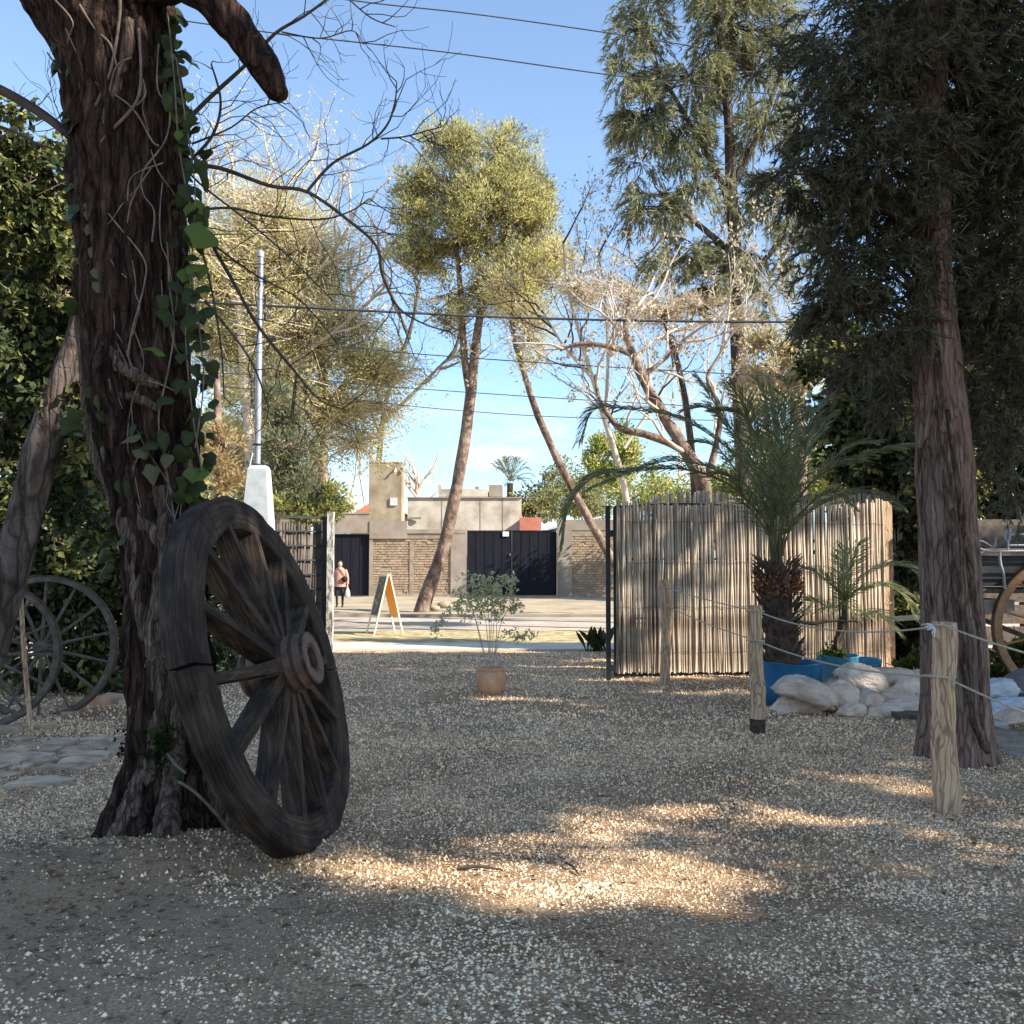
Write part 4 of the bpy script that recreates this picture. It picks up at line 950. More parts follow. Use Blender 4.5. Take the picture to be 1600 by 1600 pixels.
for z in (zt + .02, zt + .35):
    m = MB(); ys_ = [(x + .068 * math.cos(a), c.y + .068 * math.sin(a), z) for a in [2*math.pi*k/14 for k in range(15)]]; m.tube(ys_, .012, 5); part(m, 'clamp', M['black_metal'], pole)
for k in range(3):
    m = MB(); z = zk - .35 - .3 * k; m.tube([(x + .05, c.y, z), (x + .1, c.y, z), (x + .1, c.y, z - .12)], [.01, .03, .03], 6); part(m, 'insulator', M['black_metal'], pole)

# overhead cables
def cable(pts, r, label, n=30):
    pv = [(P(*p), r) for p in pts]; v, rr = smooth_path(pv, 8); tag(MB().tube(v, rr, 5, cap=False).build('overhead_cable', M['cable']), label, 'cable', 'overhead cables')
cable([(200,20,14),(430,52,14.5),(700,82,15),(960,118,15.5),(1235,150,16),(1700,190,17)], .011, 'lower of the two thin cables high across the blue sky')
cable([(300,-40,14),(545,0,14.5),(740,22,15),(940,50,15.5),(1240,95,16),(1700,150,17)], .011, 'upper of the two thin cables high across the blue sky')
cable([(-100,452,19),(330,473,19),(640,489,19.5),(860,498,20),(1220,503,20),(1700,495,20)], .026, 'thickest dark cable crossing the middle of the treetops')
cable([(-100,512,20),(330,521,20),(640,552,20.5),(980,575,21),(1300,590,21),(1700,590,21)], .012, 'cable sagging just below the thick dark one')
cable([(-100,575,21),(330,582,21),(660,608,21.5),(1000,630,22),(1250,640,22),(1700,640,22)], .010, 'lowest but one of the thin cables behind the power pipe')
cable([(-100,585,23),(400,608,23),(700,640,23.5),(1000,655,24),(1700,660,24)], .010, 'lowest thin cable passing above the boundary wall')

# ------------------------------------------------------------------ potted shrub
pg = G(767, 1086); pg.z = .005
pot = thing('potted_shrub', pg, 'spindly grey-leaved shrub in a round terracotta pot standing alone on the gravel', 'potted plant')
m = MB(); m.lathe([(0,0),(.095,0),(.115,.01),(.16,.09),(.18,.18),(.168,.265),(.158,.28),(.171,.29),(.173,.315),(.163,.32),(.152,.315),(.148,.27),(.146,.26)], pg, 40); part(m, 'pot', M['terracotta'], pot)
m = MB(); m.lathe([(.15,.27),(.12,.29),(.06,.3),(0,.305)], pg, 20); part(m, 'soil', M['soil'], pot)
S = []; Ys = pg.y
stems = [[(765,1040),(762,1000),(757,960),(745,925),(740,905)], [(768,1040),(770,1000),(773,960),(780,930),(790,905)], [(762,1040),(752,1000),(742,965),(728,945),(705,955),(690,975),(680,990)], [(770,1040),(776,990),(776,960),(790,935),(800,918)],
         [(764,1040),(765,990),(762,950),(760,915),(757,905)], [(766,1040),(768,960),(770,920),(776,925)], [(772,1040),(778,1010),(798,996),(815,995),(835,990)], [(760,1040),(748,990),(735,940),(722,935)], [(771,1040),(780,985),(792,955),(806,945),(812,948)]]
sm = MB(); LC = []
for s in stems:
    pts = [(P(x, y, Ys + random.uniform(-.05, .12)), .005 * (1 - .13 * i)) for i, (x, y) in enumerate(s)]; v, r = smooth_path(pts, 5); sm.tube(v, r, 5)
    k0 = int(len(v) * .45)
    for q in v[k0:]:
        for _ in range(2): LC.append(q + Vector([random.gauss(0, .035) for _ in range(3)]))
for px, py, s, n in [(740,905,20,30),(785,912,20,34),(760,930,26,44),(725,935,16,20),(715,955,12,14),(800,948,10,14),(745,945,16,20),(795,905,10,14),(735,962,12,10),(775,935,14,24)]:
    for _ in range(int(n * .42)): LC.append(P(random.gauss(px, s * .62), random.gauss(py, s * .42), Ys + random.gauss(0, .1)))
part(sm, 'stem_cluster', M['twig_pale'], pot)['kind'] = 'stuff'
C = np.array([tuple(q) for q in LC]); lm = MB(); tufts(lm, C, 7, .026, .034, .026, 'oval', bias=(0, -.2, .3)); part(lm, 'foliage', M['rosette'], pot)

# ------------------------------------------------------------------ sandwich board
ab = G(601, 991); W_ = Vector((-.40, .91, 0)).normalized(); S_ = Vector((.91, .40, 0)).normalized()
sb = thing('sandwich_board', ab, 'cream-framed sandwich board with chalkboard front and orange back panel, by the road', 'sign')
H = 1.33; half = .3; spl = .33
for sgn, pm, lab in ((-1, 'chalkboard', 'dark chalkboard panel'), (1, 'orange_board', 'bright orange panel')):
    top = ab + Vector((0, 0, H)) + S_ * sgn * .02; ft = ab + S_ * sgn * spl
    for e in (-1, 1):
        m = MB(); m.beam(ft + W_ * half * e, top + W_ * half * e, .045, .03, up=tuple(S_)); part(m, 'leg', M['cream_wood'], sb)
    for f in (.98, .30):
        m = MB(); q = ft.lerp(top, f); m.beam(q - W_ * (half - .025), q + W_ * (half - .025), .03, .05); part(m, 'rail', M['cream_wood'], sb)
    a, b = ft.lerp(top, .32), ft.lerp(top, .96); m = MB(); m.beam(a, b, half * 2 - .05, .014, up=tuple(S_)); o = part(m, 'panel', M[pm], sb); o['label'] = lab

# ------------------------------------------------------------------ passer-by
def person():
    Y = 35.0; f = G(531, 949); f = Vector((P(531, 940, Y).x, Y, 0))
    par = thing('person', f, 'person in a pinkish brown coat and black trousers standing before the dark gate', 'person')
    s = 1.0; me = bpy.data.meshes.new('body'); bo = bpy.data.objects.new('body', me); COL.objects.link(bo); bo.parent = par
    V = [(0,0,.93),(0,0,1.15),(0,0,1.36),(0,-.005,1.44),(0,-.01,1.56),(0,-.01,1.63), (.19,0,1.36),(.24,.0,1.1),(.25,-.03,.86),(.25,-.04,.78),(-.19,0,1.36),(-.25,0,1.1),(-.26,-.02,.86),(-.26,-.03,.78),
         (.095,0,.86),(.10,-.02,.48),(.10,0,.09),(.10,-.14,.04),(-.095,0,.86),(-.11,-.04,.48),(-.10,0,.09),(-.11,-.14,.04)]
    E = [(0,1),(1,2),(2,3),(3,4),(4,5),(2,6),(6,7),(7,8),(8,9),(2,10),(10,11),(11,12),(12,13),(0,14),(14,15),(15,16),(16,17),(0,18),(18,19),(19,20),(20,21)]
    rad = [.14,.14,.14,.055,.095,.085,.06,.05,.035,.03,.06,.05,.035,.03,.10,.065,.045,.04,.10,.065,.045,.04]
    me.from_pydata(V, E, []); me.materials.append(M['black_cloth']); me.materials.append(M['skin'])
    sk = bo.modifiers.new('skin', 'SKIN'); ly = me.skin_vertices[0].data if me.skin_vertices else None
    if ly is None:
        bpy.context.view_layer.objects.active = bo; bo.select_set(True); ly = me.skin_vertices[0].data
    for i, r in enumerate(rad): ly[i].radius = (r, r * .85)
    ly[0].use_root = True
    bo.modifiers.new('sub', 'SUBSURF').levels = 1; bo.modifiers['sub'].render_levels = 2
    L = f
    def ell(name, rows, mat, sides=18):
        m = MB(); V = [(f.x + cx + rx * math.cos(2*math.pi*k/sides), f.y + cy + ry * math.sin(2*math.pi*k/sides), z) for (cx, cy, z, rx, ry) in rows for k in range(sides)]
        F = [[i*sides+k, i*sides+(k+1)%sides, (i+1)*sides+(k+1)%sides, (i+1)*sides+k] for i in range(len(rows)-1) for k in range(sides)]
        m.add(V, F, 0, True); return part(m, name, mat, par)
    ell('coat', [(0,0,.76,.235,.17),(0,0,.85,.23,.17),(0,0,1.05,.205,.155),(0,0,1.25,.215,.15),(0,0,1.36,.22,.135),(0,0,1.42,.15,.11),(0,0,1.46,.08,.08),(0,0,1.48,.065,.07)], M['coat'])
    for sx in (-1, 1):
        m = MB(); m.tube([f + Vector((sx*.17,0,1.37)), f + Vector((sx*.235,0,1.2)), f + Vector((sx*.262,-.0,1.05)), f + Vector((sx*.27,-.03,.86))], [.075,.07,.064,.055], 12); part(m, 'sleeve', M['coat'], par)
        m = MB(); m.tube([f + Vector((sx*.27,-.03,.86)), f + Vector((sx*.27,-.04,.81)), f + Vector((sx*.268,-.045,.775))], [.03,.036,.022], 8)
        for k in range(5): m.tube([f + Vector((sx*.268 + (k-2)*.013,-.045,.79)), f + Vector((sx*.268 + (k-2)*.014,-.05,.745 + .006*abs(k-2)))], [.009,.007], 5)
        part(m, 'hand', M['skin'], par)
    ell('head', [(0,-.01,1.46,.05,.05),(0,-.015,1.50,.06,.07),(0,-.02,1.55,.074,.088),(0,-.015,1.60,.078,.092),(0,-.01,1.65,.066,.08),(0,0,1.685,.03,.04)], M['skin'])
    m = MB(); m.add([(f.x-.012,f.y-.105,1.555),(f.x+.012,f.y-.105,1.555),(f.x,f.y-.13,1.56),(f.x,f.y-.1,1.59)], [[0,1,2],[0,2,3],[1,3,2]]); part(m, 'nose', M['skin'], par)
    m = MB()
    for sx in (-1, 1): m.box(f.x+sx*.03-.013, f.x+sx*.03+.013, f.y-.108, f.y-.1, 1.588, 1.6)
    m.box(f.x-.025, f.x+.025, f.y-.104, f.y-.096, 1.518, 1.526); part(m, 'face_features', M['hair'], par)
    ell('hair', [(0,.02,1.5,.085,.075),(0,.025,1.58,.092,.09),(0,.015,1.64,.086,.095),(0,.005,1.70,.05,.06),(0,0,1.715,.01,.01)], M['hair'])
    m = MB(); m.lathe([(0,0),(.06,.01),(.11,.08),(.1,.17),(.05,.21),(0,.21)], f + Vector((.2,-.16,.93)), 12); m.tube([f + Vector((.2,-.12,1.12)), f + Vector((.1,-.16,1.3)), f + Vector((-.1,-.1,1.46))], .012, 5)
    tag(m.build('shoulder_bag', M['black_cloth']), 'round black bag slung across the front of the pinkish coat', 'bag')
    m = MB(); m.lathe([(0,0),(.07,.01),(.1,.06),(.085,.2),(.04,.32),(.012,.38)], f + Vector((.285,-.06,.38)), 10)
    tag(m.build('carrier_bag', M['white_bag']), 'small off-white carrier bag hanging from the person\'s hand', 'bag')
person()

# ------------------------------------------------------------------ street wall, gates, tower
WY = 48.0
def wx(px): return P(px, 885, WY).x
def wz(py): return P(800, py, WY).z
wall = thing('street_wall', (wx(600), WY, 0), 'boundary wall of rough brick panels and concrete columns across the road', 'wall')
def wbox(name, px0, px1, py0, py1, y0, y1, mat, par=wall):
    m = MB(); m.box(wx(px0), wx(px1), y0, y1, wz(py1) if py1 < 931 else -.1, wz(py0)); return part(m, name, mat, par)
def bricks(px0, px1, py0, py1):
    x0, x1, z0, z1 = wx(px0), wx(px1), 0.12, wz(py0)
    m = MB(); m.box(x0, x1, WY + .03, WY + .25, -.1, z1); part(m, 'mortar_bed', M['mortar'], wall)
    m = MB(); h = .125; n = int((z1 - z0) / h)
    for r in range(n):
        x = x0 + (0 if r % 2 else -.13)
        while x < x1:
            w = random.uniform(.24, .30); a, b = max(x, x0), min(x + w - .015, x1)
            if b - a > .04 and random.random() < .95:
                d = random.uniform(0, .028); sl = random.uniform(-.006, .006)
                m.box(a, b, WY + .0 - d + .01, WY + .04, z0 + r * h + sl, z0 + r * h + h - .034 + sl, 0, .006)
            x += w
    o = part(m, 'brick_coursing', M['brick'], wall); o['kind'] = 'stuff'
bricks(583, 704, 842, 930); bricks(894, 1010, 838, 930); bricks(330, 470, 838, 930)
m = MB(); m.box(wx(583), wx(704), WY - .05, WY + .03, -.1, .12); part(m, 'plinth', M['concrete'], wall)
m = MB(); m.box(wx(894), wx(1010), WY - .05, WY + .03, -.1, .12); part(m, 'plinth', M['concrete'], wall)
wbox('column', 577, 582.6, 833, 932, WY - .06, WY + .3, M['concrete'])
wbox('column', 704.3, 728.5, 828.5, 932, WY - .07, WY + .3, M['concrete'])
wbox('column', 871, 893.6, 829, 932, WY - .07, WY + .3, M['concrete'])
wbox('column', 640, 646, 846, 932, WY - .035, WY + .03, M['mortar'])
wbox('column', 470, 519, 833, 932, WY - .04, WY + .3, M['concrete'])
wbox('lintel', 519, 577, 803, 832.6, WY - .05, WY + .35, M['concrete'])
wbox('coping', 517, 578, 801, 803.2, WY - .09, WY + .38, M['concrete'])
wbox('beam', 577.4, 636, 814, 841.8, WY - .10, WY + .33, M['concrete'])
wbox('beam', 636.2, 728, 827.4, 833.5, WY - .09, WY + .32, M['concrete'])
wbox('beam', 636.2, 704, 833.6, 841.6, WY - .03, WY + .30, M['mortar'])
wbox('beam', 871, 1012, 812, 828.7, WY - .05, WY + .33, M['concrete'])
wbox('beam', 893.9, 1012, 829, 838, WY - .02, WY + .3, M['mortar'])
wbox('beam', 300, 470, 812, 838, WY - .05, WY + .33, M['concrete'])
tw = thing('brick_tower', (wx(600), WY, 0), 'tall square plastered tower rising above the wall beside the left dark gate', 'tower')
wbox('shaft', 575.5, 626.5, 723, 813.8, WY - .02, WY + 1.5, M['tower_plaster'], tw)
wbox('meter_box', 609, 620, 778, 790, WY - .1, WY - .021, M['metal_sheet'], tw)
wbox('cap', 574.8, 627.2, 721.5, 723, WY - .05, WY + 1.53, M['concrete'], tw)
m = MB(); m.tube([(wx(618), WY - .03, wz(733)), (wx(618), WY - .2, wz(734)), (wx(617), WY - .22, wz(738))], .05, 6); part(m, 'lamp', M['sign_white'], tw)
m = MB(); m.tube([(wx(626), WY + .02, wz(732)), (wx(630), WY - .1, wz(732)), (wx(630), WY - .12, wz(737))], .05, 6); part(m, 'bracket', M['concrete'], tw)
def steel_gate(px0, px1, py0, leaves_, label):
    g = thing('steel_gate', (wx(px0), WY + .1, 0), label, 'gate', 'dark sheet steel gates in the street wall')
    x0, x1 = wx(px0), wx(px1); zt = wz(py0); n = leaves_
    for i in range(n):
        a, b = x0 + (x1 - x0) * i / n + .02, x0 + (x1 - x0) * (i + 1) / n - .02
        m = MB(); m.box(a, b, WY + .1, WY + .13, .06, zt - .04); k = int((b - a) / .42)
        for j in range(k + 1): q = a + (b - a) * j / k; m.box(max(a, q - .02), min(b, q + .02), WY + .085, WY + .099, .08, zt - .06)
        l = part(m, 'leaf', M['gate_black'], g)
    m = MB(); m.box(x0 - .0, x1, WY + .06, WY + .16, zt - .035, zt); part(m, 'frame', M['gate_black'], g)
    return g
steel_gate(519.5, 576.8, 833.4, 1, 'narrow dark sheet steel gate behind the person, left of the tower')
g2 = steel_gate(729, 870.6, 828.6, 2, 'wide double dark sheet steel gate with small white notice at its top')
m = MB(); m.box(wx(785.5), wx(795), WY + .03, WY + .059, wz(838), wz(830.5)); part(m, 'notice', M['sign_white'], g2)
m = MB(); m.box(wx(796), wx(798), WY + .05, WY + .084, wz(868), wz(865)); m.box(wx(801), wx(803), WY + .05, WY + .084, wz(896), wz(891)); part(m, 'lock', M['galvanised'], g2)

def bx(px0, px1, py0, py1, Y, d, mat, name, par=None):
    a, b = P(px0, py0, Y), P(px1, py1, Y); m = MB(); m.box(a.x, b.x, Y, Y + d, b.z, a.z)
    return part(m, name, mat, par)
hs = thing('flat_roofed_house', (P(720, 885, 56).x, 56, 0), 'low flat-roofed house with blank beige walls behind the street wall', 'house')
bx(637, 815, 778.5, 931, 56, 9, M['stucco'], 'wall', hs)
bx(636, 816, 776.5, 778.4, 55.9, 9.2, M['concrete'], 'parapet', hs)
for px in (690, 750, 785):
    bx(px, px + 1, 779, 828, 55.985, .014, M['concrete'], 'joint', hs)
bx(685, 762, 764, 776, 60, 4, M['stucco'], 'upper_block', hs); bx(684, 690, 757, 764, 60, 2, M['stucco'], 'chimney', hs)
bx(764, 785, 757.5, 776, 60.5, 4, M['concrete'], 'water_tank_housing', hs); bx(742, 748, 760, 764, 60, 1, M['concrete'], 'vent', hs)
m = MB(); q = P(640, 810, 55.9); m.beam(q, q + Vector((.7, -.1, .02)), .12, .12); part(m, 'spout', M['concrete'], hs)
def gable(name, px0, pxm, px1, pye, pyr, Y, d, mat, label, eave_z=None):
    par = thing(name, (P(px0, 885, Y).x, Y, 0), label, 'house')
    a, r, b = P(px0, pye, Y), P(pxm, pyr, Y), P(px1, pye, Y); m = MB()
    V = [a, r, b, a + Vector((0, d, 0)), r + Vector((0, d, 0)), b + Vector((0, d, 0))]
    m.add([tuple(v) for v in V], [[0, 1, 4, 3], [1, 2, 5, 4]]); m.add([tuple(v) for v in V], [[0, 2, 1], [3, 4, 5]]); part(m, 'roof', mat, par)
    m = MB(); m.box(a.x + .1, b.x - .1, Y + .1, Y + d - .1, 0, a.z - .01); part(m, 'wall', M['stucco'], par)
gable('gabled_house', 545, 590, 640, 806, 778, 62, 10, M['orange_roof'], 'house with pinkish orange roof glimpsed on both sides of the tower')
m2 = thing('red_shed', (P(830, 885, 53).x, 53, 0), 'low red-painted shed wall showing above the wide dark gate', 'shed')
bx(812, 846, 808.5, 931, 53, 3, M['red_paint'], 'wall', m2)
m = MB(); a, b = P(840, 829, 51.5), P(882, 806, 51.5)
m.add([tuple(v) for v in (a, Vector((b.x + 2, a.y, b.z)), Vector((b.x + 2, a.y + 4, b.z)), Vector((a.x, a.y + 4, a.z)), a - Vector((0,0,.1)), Vector((b.x + 2, a.y, b.z - .1)), Vector((b.x+2, a.y+4, b.z-.1)), Vector((a.x, a.y+4, a.z-.1)))], [[0,1,2,3],[7,6,5,4],[0,4,5,1],[1,5,6,2],[2,6,7,3],[3,7,4,0]])
sh = thing('tin_roof_lean_to', (a.x, a.y, 0), 'lean-to with sloping grey tin roof behind the wall right of the wide gate', 'shed')
part(m, 'roof', M['metal_sheet'], sh); m = MB(); m.box(a.x + .3, b.x + 1.8, a.y + .2, a.y + 3.8, 0, a.z - .12); part(m, 'wall', M['concrete'], sh)

# ------------------------------------------------------------------ palms
def frond(mb, pts, L0=.34, n=60, w=.018, r=.008, mat=0, two=True, vee=.3, bare=.3):
    """pts: world points of the rachis"""
    v, rr = smooth_path([(Vector(p), r * (1 - .8 * i / (len(pts) - 1))) for i, p in enumerate(pts)], 8)
    mb.tube(v, rr, 5, mat, cap=False)
    N = len(v); C = []; D = []; Nn = []; L = []
    for i in range(n):
        t = bare + (1 - bare) * i / n; k = t * (N - 1); j = min(int(k), N - 2); q = v[j].lerp(v[j + 1], k - j); T = (v[j + 1] - v[j]).normalized()
        side = T.cross(Vector((0, 0, 1)));
        side = side.normalized() if side.length > .05 else T.orthogonal().normalized()
        up = side.cross(T)
        for s in (-1, 1):
            d = (side * s * (.75 + random.gauss(0, .08)) + T * (.75 + .6 * t) + up * (vee + random.gauss(0, .1))).normalized()
            C.append(tuple(q)); D.append(tuple(d)); Nn.append(tuple(up + side * s * .3)); L.append(L0 * (math.sin(math.pi * min(1, .12 + .8 * (t - bare) / (1 - bare))) ** .6) * random.uniform(.85, 1.12))
    C, D, Nn, L = map(np.array, (C, D, Nn, L)); Nn = Nn + rng.normal(size=Nn.shape) * .45
    # two-piece drooping leaflets
    mb.leaves(C, D, Nn, L * .6, w, 'rhomb', mat)
    D2 = D.copy(); D2[:, 2] -= .5; mb.leaves(C + D * L[:, None] * .4, D2, Nn, L * .62, w * .8, 'rhomb', mat)
PY = 10.5
pb = P(1236, 1090, PY); pb = Vector((pb.x, PY, 0))
tub = thing('blue_tub', pb, 'large blue plastic tub holding the tall palm, behind the second post', 'tub', 'blue plastic tubs with palms')
def tubmesh(c, r0, r1, h, mat, par, name='body', wob=.01):
    m = MB(); S = 40; V = []
    prof = [(r0 * .0, 0.01), (r0, .01), (r0 + (r1 - r0) * .5, h * .5), (r1, h), (r1 + .012, h + .01), (r1 - .012, h + .012), (r1 - .03, h - .08), (r1 * .0 , h - .09)]
    for r, z in prof[:-1]:
        for k in range(S):
            a = 2 * math.pi * k / S; zz = z + (wob * math.sin(2 * a + 1) + wob * .5 * math.sin(5 * a)) * (z / h) ** 2; rr = r * (1 + .02 * math.sin(3 * a + z * 4))
            V.append((c.x + rr * math.cos(a), c.y + rr * math.sin(a), c.z + zz))
    F = [[i*S+k, i*S+(k+1)%S, (i+1)*S+(k+1)%S, (i+1)*S+k] for i in range(len(prof)-2) for k in range(S)]
    m.add(V, F, 0, True); return part(m, name, mat, par)
tubmesh(pb, .29, .335, .46, M['blue_plastic'], tub, 'shell')
m = MB(); m.lathe([(.31,.37),(.2,.41),(0,.42)], pb, 24); part(m, 'soil', M['soil'], tub)
palm = thing('palm_tree', (pb.x, pb.y, .4), 'tall young date palm with shaggy brown trunk and long arching fronds in the blue tub', 'palm')
m = MB(); tr = [(1225,1045,25),(1222,1010,24),(1218,975,21),(1214,945,22),(1213,915,24),(1213,890,15),(1213,872,8)]; pxtube(m, tr, PY, 20, rough=.25, nscale=14)
for i in range(260):
    t = random.random(); py = 1045 - 165 * t; a = random.uniform(0, 2*math.pi); c = P(1224 - 11 * t, py, PY); rr = .14 + .04 * t
    q = c + Vector((rr * math.cos(a), rr * math.sin(a), 0)); d = Vector((math.cos(a) * .5, math.sin(a) * .5, .9)).normalized()
    m.tube([q, q + d * .05, q + d * random.uniform(.09, .17) + Vector((math.cos(a), math.sin(a), 0)) * .03], [.02, .014, .004], 4)
part(m, 'trunk', M['inner_fibre'], palm)
m = MB(); C = np.array([tuple(P(1215, 915, PY) + Vector((math.cos(a) * r_, math.sin(a) * r_, random.gauss(0, .07)))) for a, r_ in [(random.choice([3.3, 5.9, 4.4, 0.2]) + random.gauss(0, .35), random.uniform(.18, .27)) for _ in range(260)]])
tufts(m, C, 3, .012, .028, .022, 'oval'); part(m, 'date_cluster', M['dates'], palm)['kind'] = 'stuff'
hub_p = P(1213, 880, PY)
FR = [  # tip path in px with depth offsets
    [(1205,800,-.1),(1175,720,-.2),(1130,650,-.3),(1088,590,-.3)],
    [(1200,800,.1),(1165,730,.3),(1110,680,.5),(1050,650,.7),(985,640,.8),(930,640,.8),(905,690,.7)],
    [(1195,815,-.2),(1150,765,-.5),(1080,735,-.8),(1000,735,-1.0),(930,745,-1.0),(890,790,-1.0),(880,850,-1.0)],
    [(1190,800,0),(1130,740,.2),(1050,720,.4),(980,740,.5),(920,765,.5)],
    [(1212,780,0),(1208,700,.1),(1200,640,.2),(1180,590,.2)],
    [(1220,780,-.1),(1228,700,-.2),(1232,640,-.3),(1232,595,-.3)],
    [(1230,790,.1),(1255,720,.2),(1280,670,.3),(1300,650,.3)],
    [(1235,800,-.2),(1285,740,-.4),(1345,715,-.6),(1400,700,-.7),(1445,695,-.7)],
    [(1225,800,-.3),(1250,740,-.5),(1262,680,-.6),(1258,640,-.6)],
    [(1195,790,-.2),(1180,700,-.4),(1168,640,-.5),(1140,600,-.6)],
    [(1228,830,-.3),(1262,790,-.6),(1300,770,-.7),(1330,790,-.8)],
    [(1198,830,-.2),(1170,790,-.4),(1150,750,-.5),(1120,740,-.6)],
    [(1215,790,.3),(1218,720,.6),(1190,660,.8),(1170,630,.9)],
    [(1205,790,-.3),(1190,700,-.5),(1160,650,-.6),(1120,640,-.7)], [(1225,780,.2),(1248,700,.4),(1275,640,.5),(1305,620,.5)], [(1218,770,-.4),(1222,690,-.7),(1212,640,-.8),(1200,600,-.8)],
    [(1232,800,.2),(1275,745,.5),(1325,700,.6),(1370,690,.6)], [(1196,800,.3),(1160,750,.6),(1120,700,.8),(1085,690,.9)], [(1200,785,.1),(1150,690,.2),(1110,640,.2),(1075,640,.1)],
    [(1240,820,-.1),(1300,780,-.2),(1360,770,-.3),(1400,790,-.3)],
]
for i, f_ in enumerate(FR):
    pts = [hub_p - Vector((0, 0, .12)), hub_p + Vector(((f_[0][0] - 1213) * .002, f_[0][2] * .3, .08))] + [P(x, y, PY + dy) for x, y, dy in f_]
    L = sum((a - b).length for a, b in zip(pts[1:], pts[:-1])); m = MB(); frond(m, pts, .30 if L < 2.4 else .34, int(26 * L), .022, .014, bare=.36 if L < 2.4 else .3)
    part(m, 'frond', M['palm'], palm)
# second tub with the low palm
pc = P(1309, 1085, 11.2); pc = Vector((pc.x, 11.2, 0))
tub2 = thing('blue_tub', pc, 'light blue plastic tub holding the small palm and green weeds', 'tub', 'blue plastic tubs with palms')
tubmesh(pc, .21, .235, .46, M['blue_light'], tub2, 'shell', .01)
m = MB(); m.lathe([(.215,.37),(.1,.41),(0,.41)], pc, 24); part(m, 'soil', M['soil'], tub2)
m = MB(); C = np.array([[pc.x + random.gauss(-.05, .07), pc.y + random.gauss(-.05, .07), .44 + abs(random.gauss(0, .05))] for _ in range(50)]); tufts(m, C, 8, .035, .05, .03, 'oval'); part(m, 'weeds', M['ivy_bright'], tub2)['kind'] = 'stuff'
lp = thing('small_palm', (pc.x, pc.y, .4), 'low palm with thin brown stems and fanned light fronds, in the light blue tub', 'palm')
m = MB(); pxtube(m, [(1300,1030,5),(1310,1000,6),(1316,970,7),(1318,945,6)], 11.2, 10, rough=.3, nscale=20); pxtube(m, [(1316,1030,4),(1306,1005,4),(1318,975,4)], 11.15, 8, rough=.3, nscale=20); part(m, 'trunk', M['inner_fibre'], lp)
hp = P(1318, 945, 11.2)
for f_ in ([(1345,905,-.1),(1385,885,-.2),(1425,890,-.3),(1448,925,-.3)], [(1335,925,-.2),(1370,915,-.4),(1405,925,-.5),(1430,960,-.5)], [(1340,960,-.2),(1370,960,-.4),(1400,985,-.5)], [(1300,915,0),(1275,895,-.1),(1250,885,-.2)], [(1322,900,.1),(1330,870,.2),(1345,850,.2)], [(1300,950,-.1),(1275,940,-.2),(1255,955,-.3)], [(1320,890,0),(1322,860,0)]):
    m = MB(); frond(m, [hp, hp + Vector((0, 0, .05))] + [P(x, y, 11.2 + dy) for x, y, dy in f_], .34, 40, .02, .007, bare=.2); part(m, 'frond', M['palm_light'], lp)
# blue basin on the sacks
pd = P(1351, 1040, 11.5); bz = P(1351, 1041, 11.5).z; pd = Vector((pd.x, 11.5, bz - .11))
bs = thing('blue_basin', pd, 'shallow light blue plastic basin tilted behind the sandbags', 'basin', rot=(R(10), R(-6), 0))
m = MB(); m.lathe([(0,.0),(.15,.0),(.185,.09),(.195,.17),(.205,.172),(.2,.165),(.18,.1),(.14,.015),(0,.012)], (0, 0, 0), 32); m.build('bowl', M['blue_light'], bs)
m = MB(); m.box(pd.x - .3, pd.x + .35, 11.3, 11.75, 0, pd.z - .012, 0, .01); tag(m.build('crate', M['cart_wood']), 'low wooden crate hidden behind the sandbags under the blue basin', 'crate')
# broken stick across the screen
m = MB(); v, r = smooth_path([(P(1245, 970, 10.8), .02), (P(1270, 974, 10.8), .024), (P(1300, 970, 10.8), .016), (P(1345, 972, 10.8), .008)], 4); m.tube(v, r, 7, rough=.3, nscale=20)
tag(m.build('cut_branch', M['twig_dark']), 'cut brown branch sticking out level right of the palm trunk', 'branch')

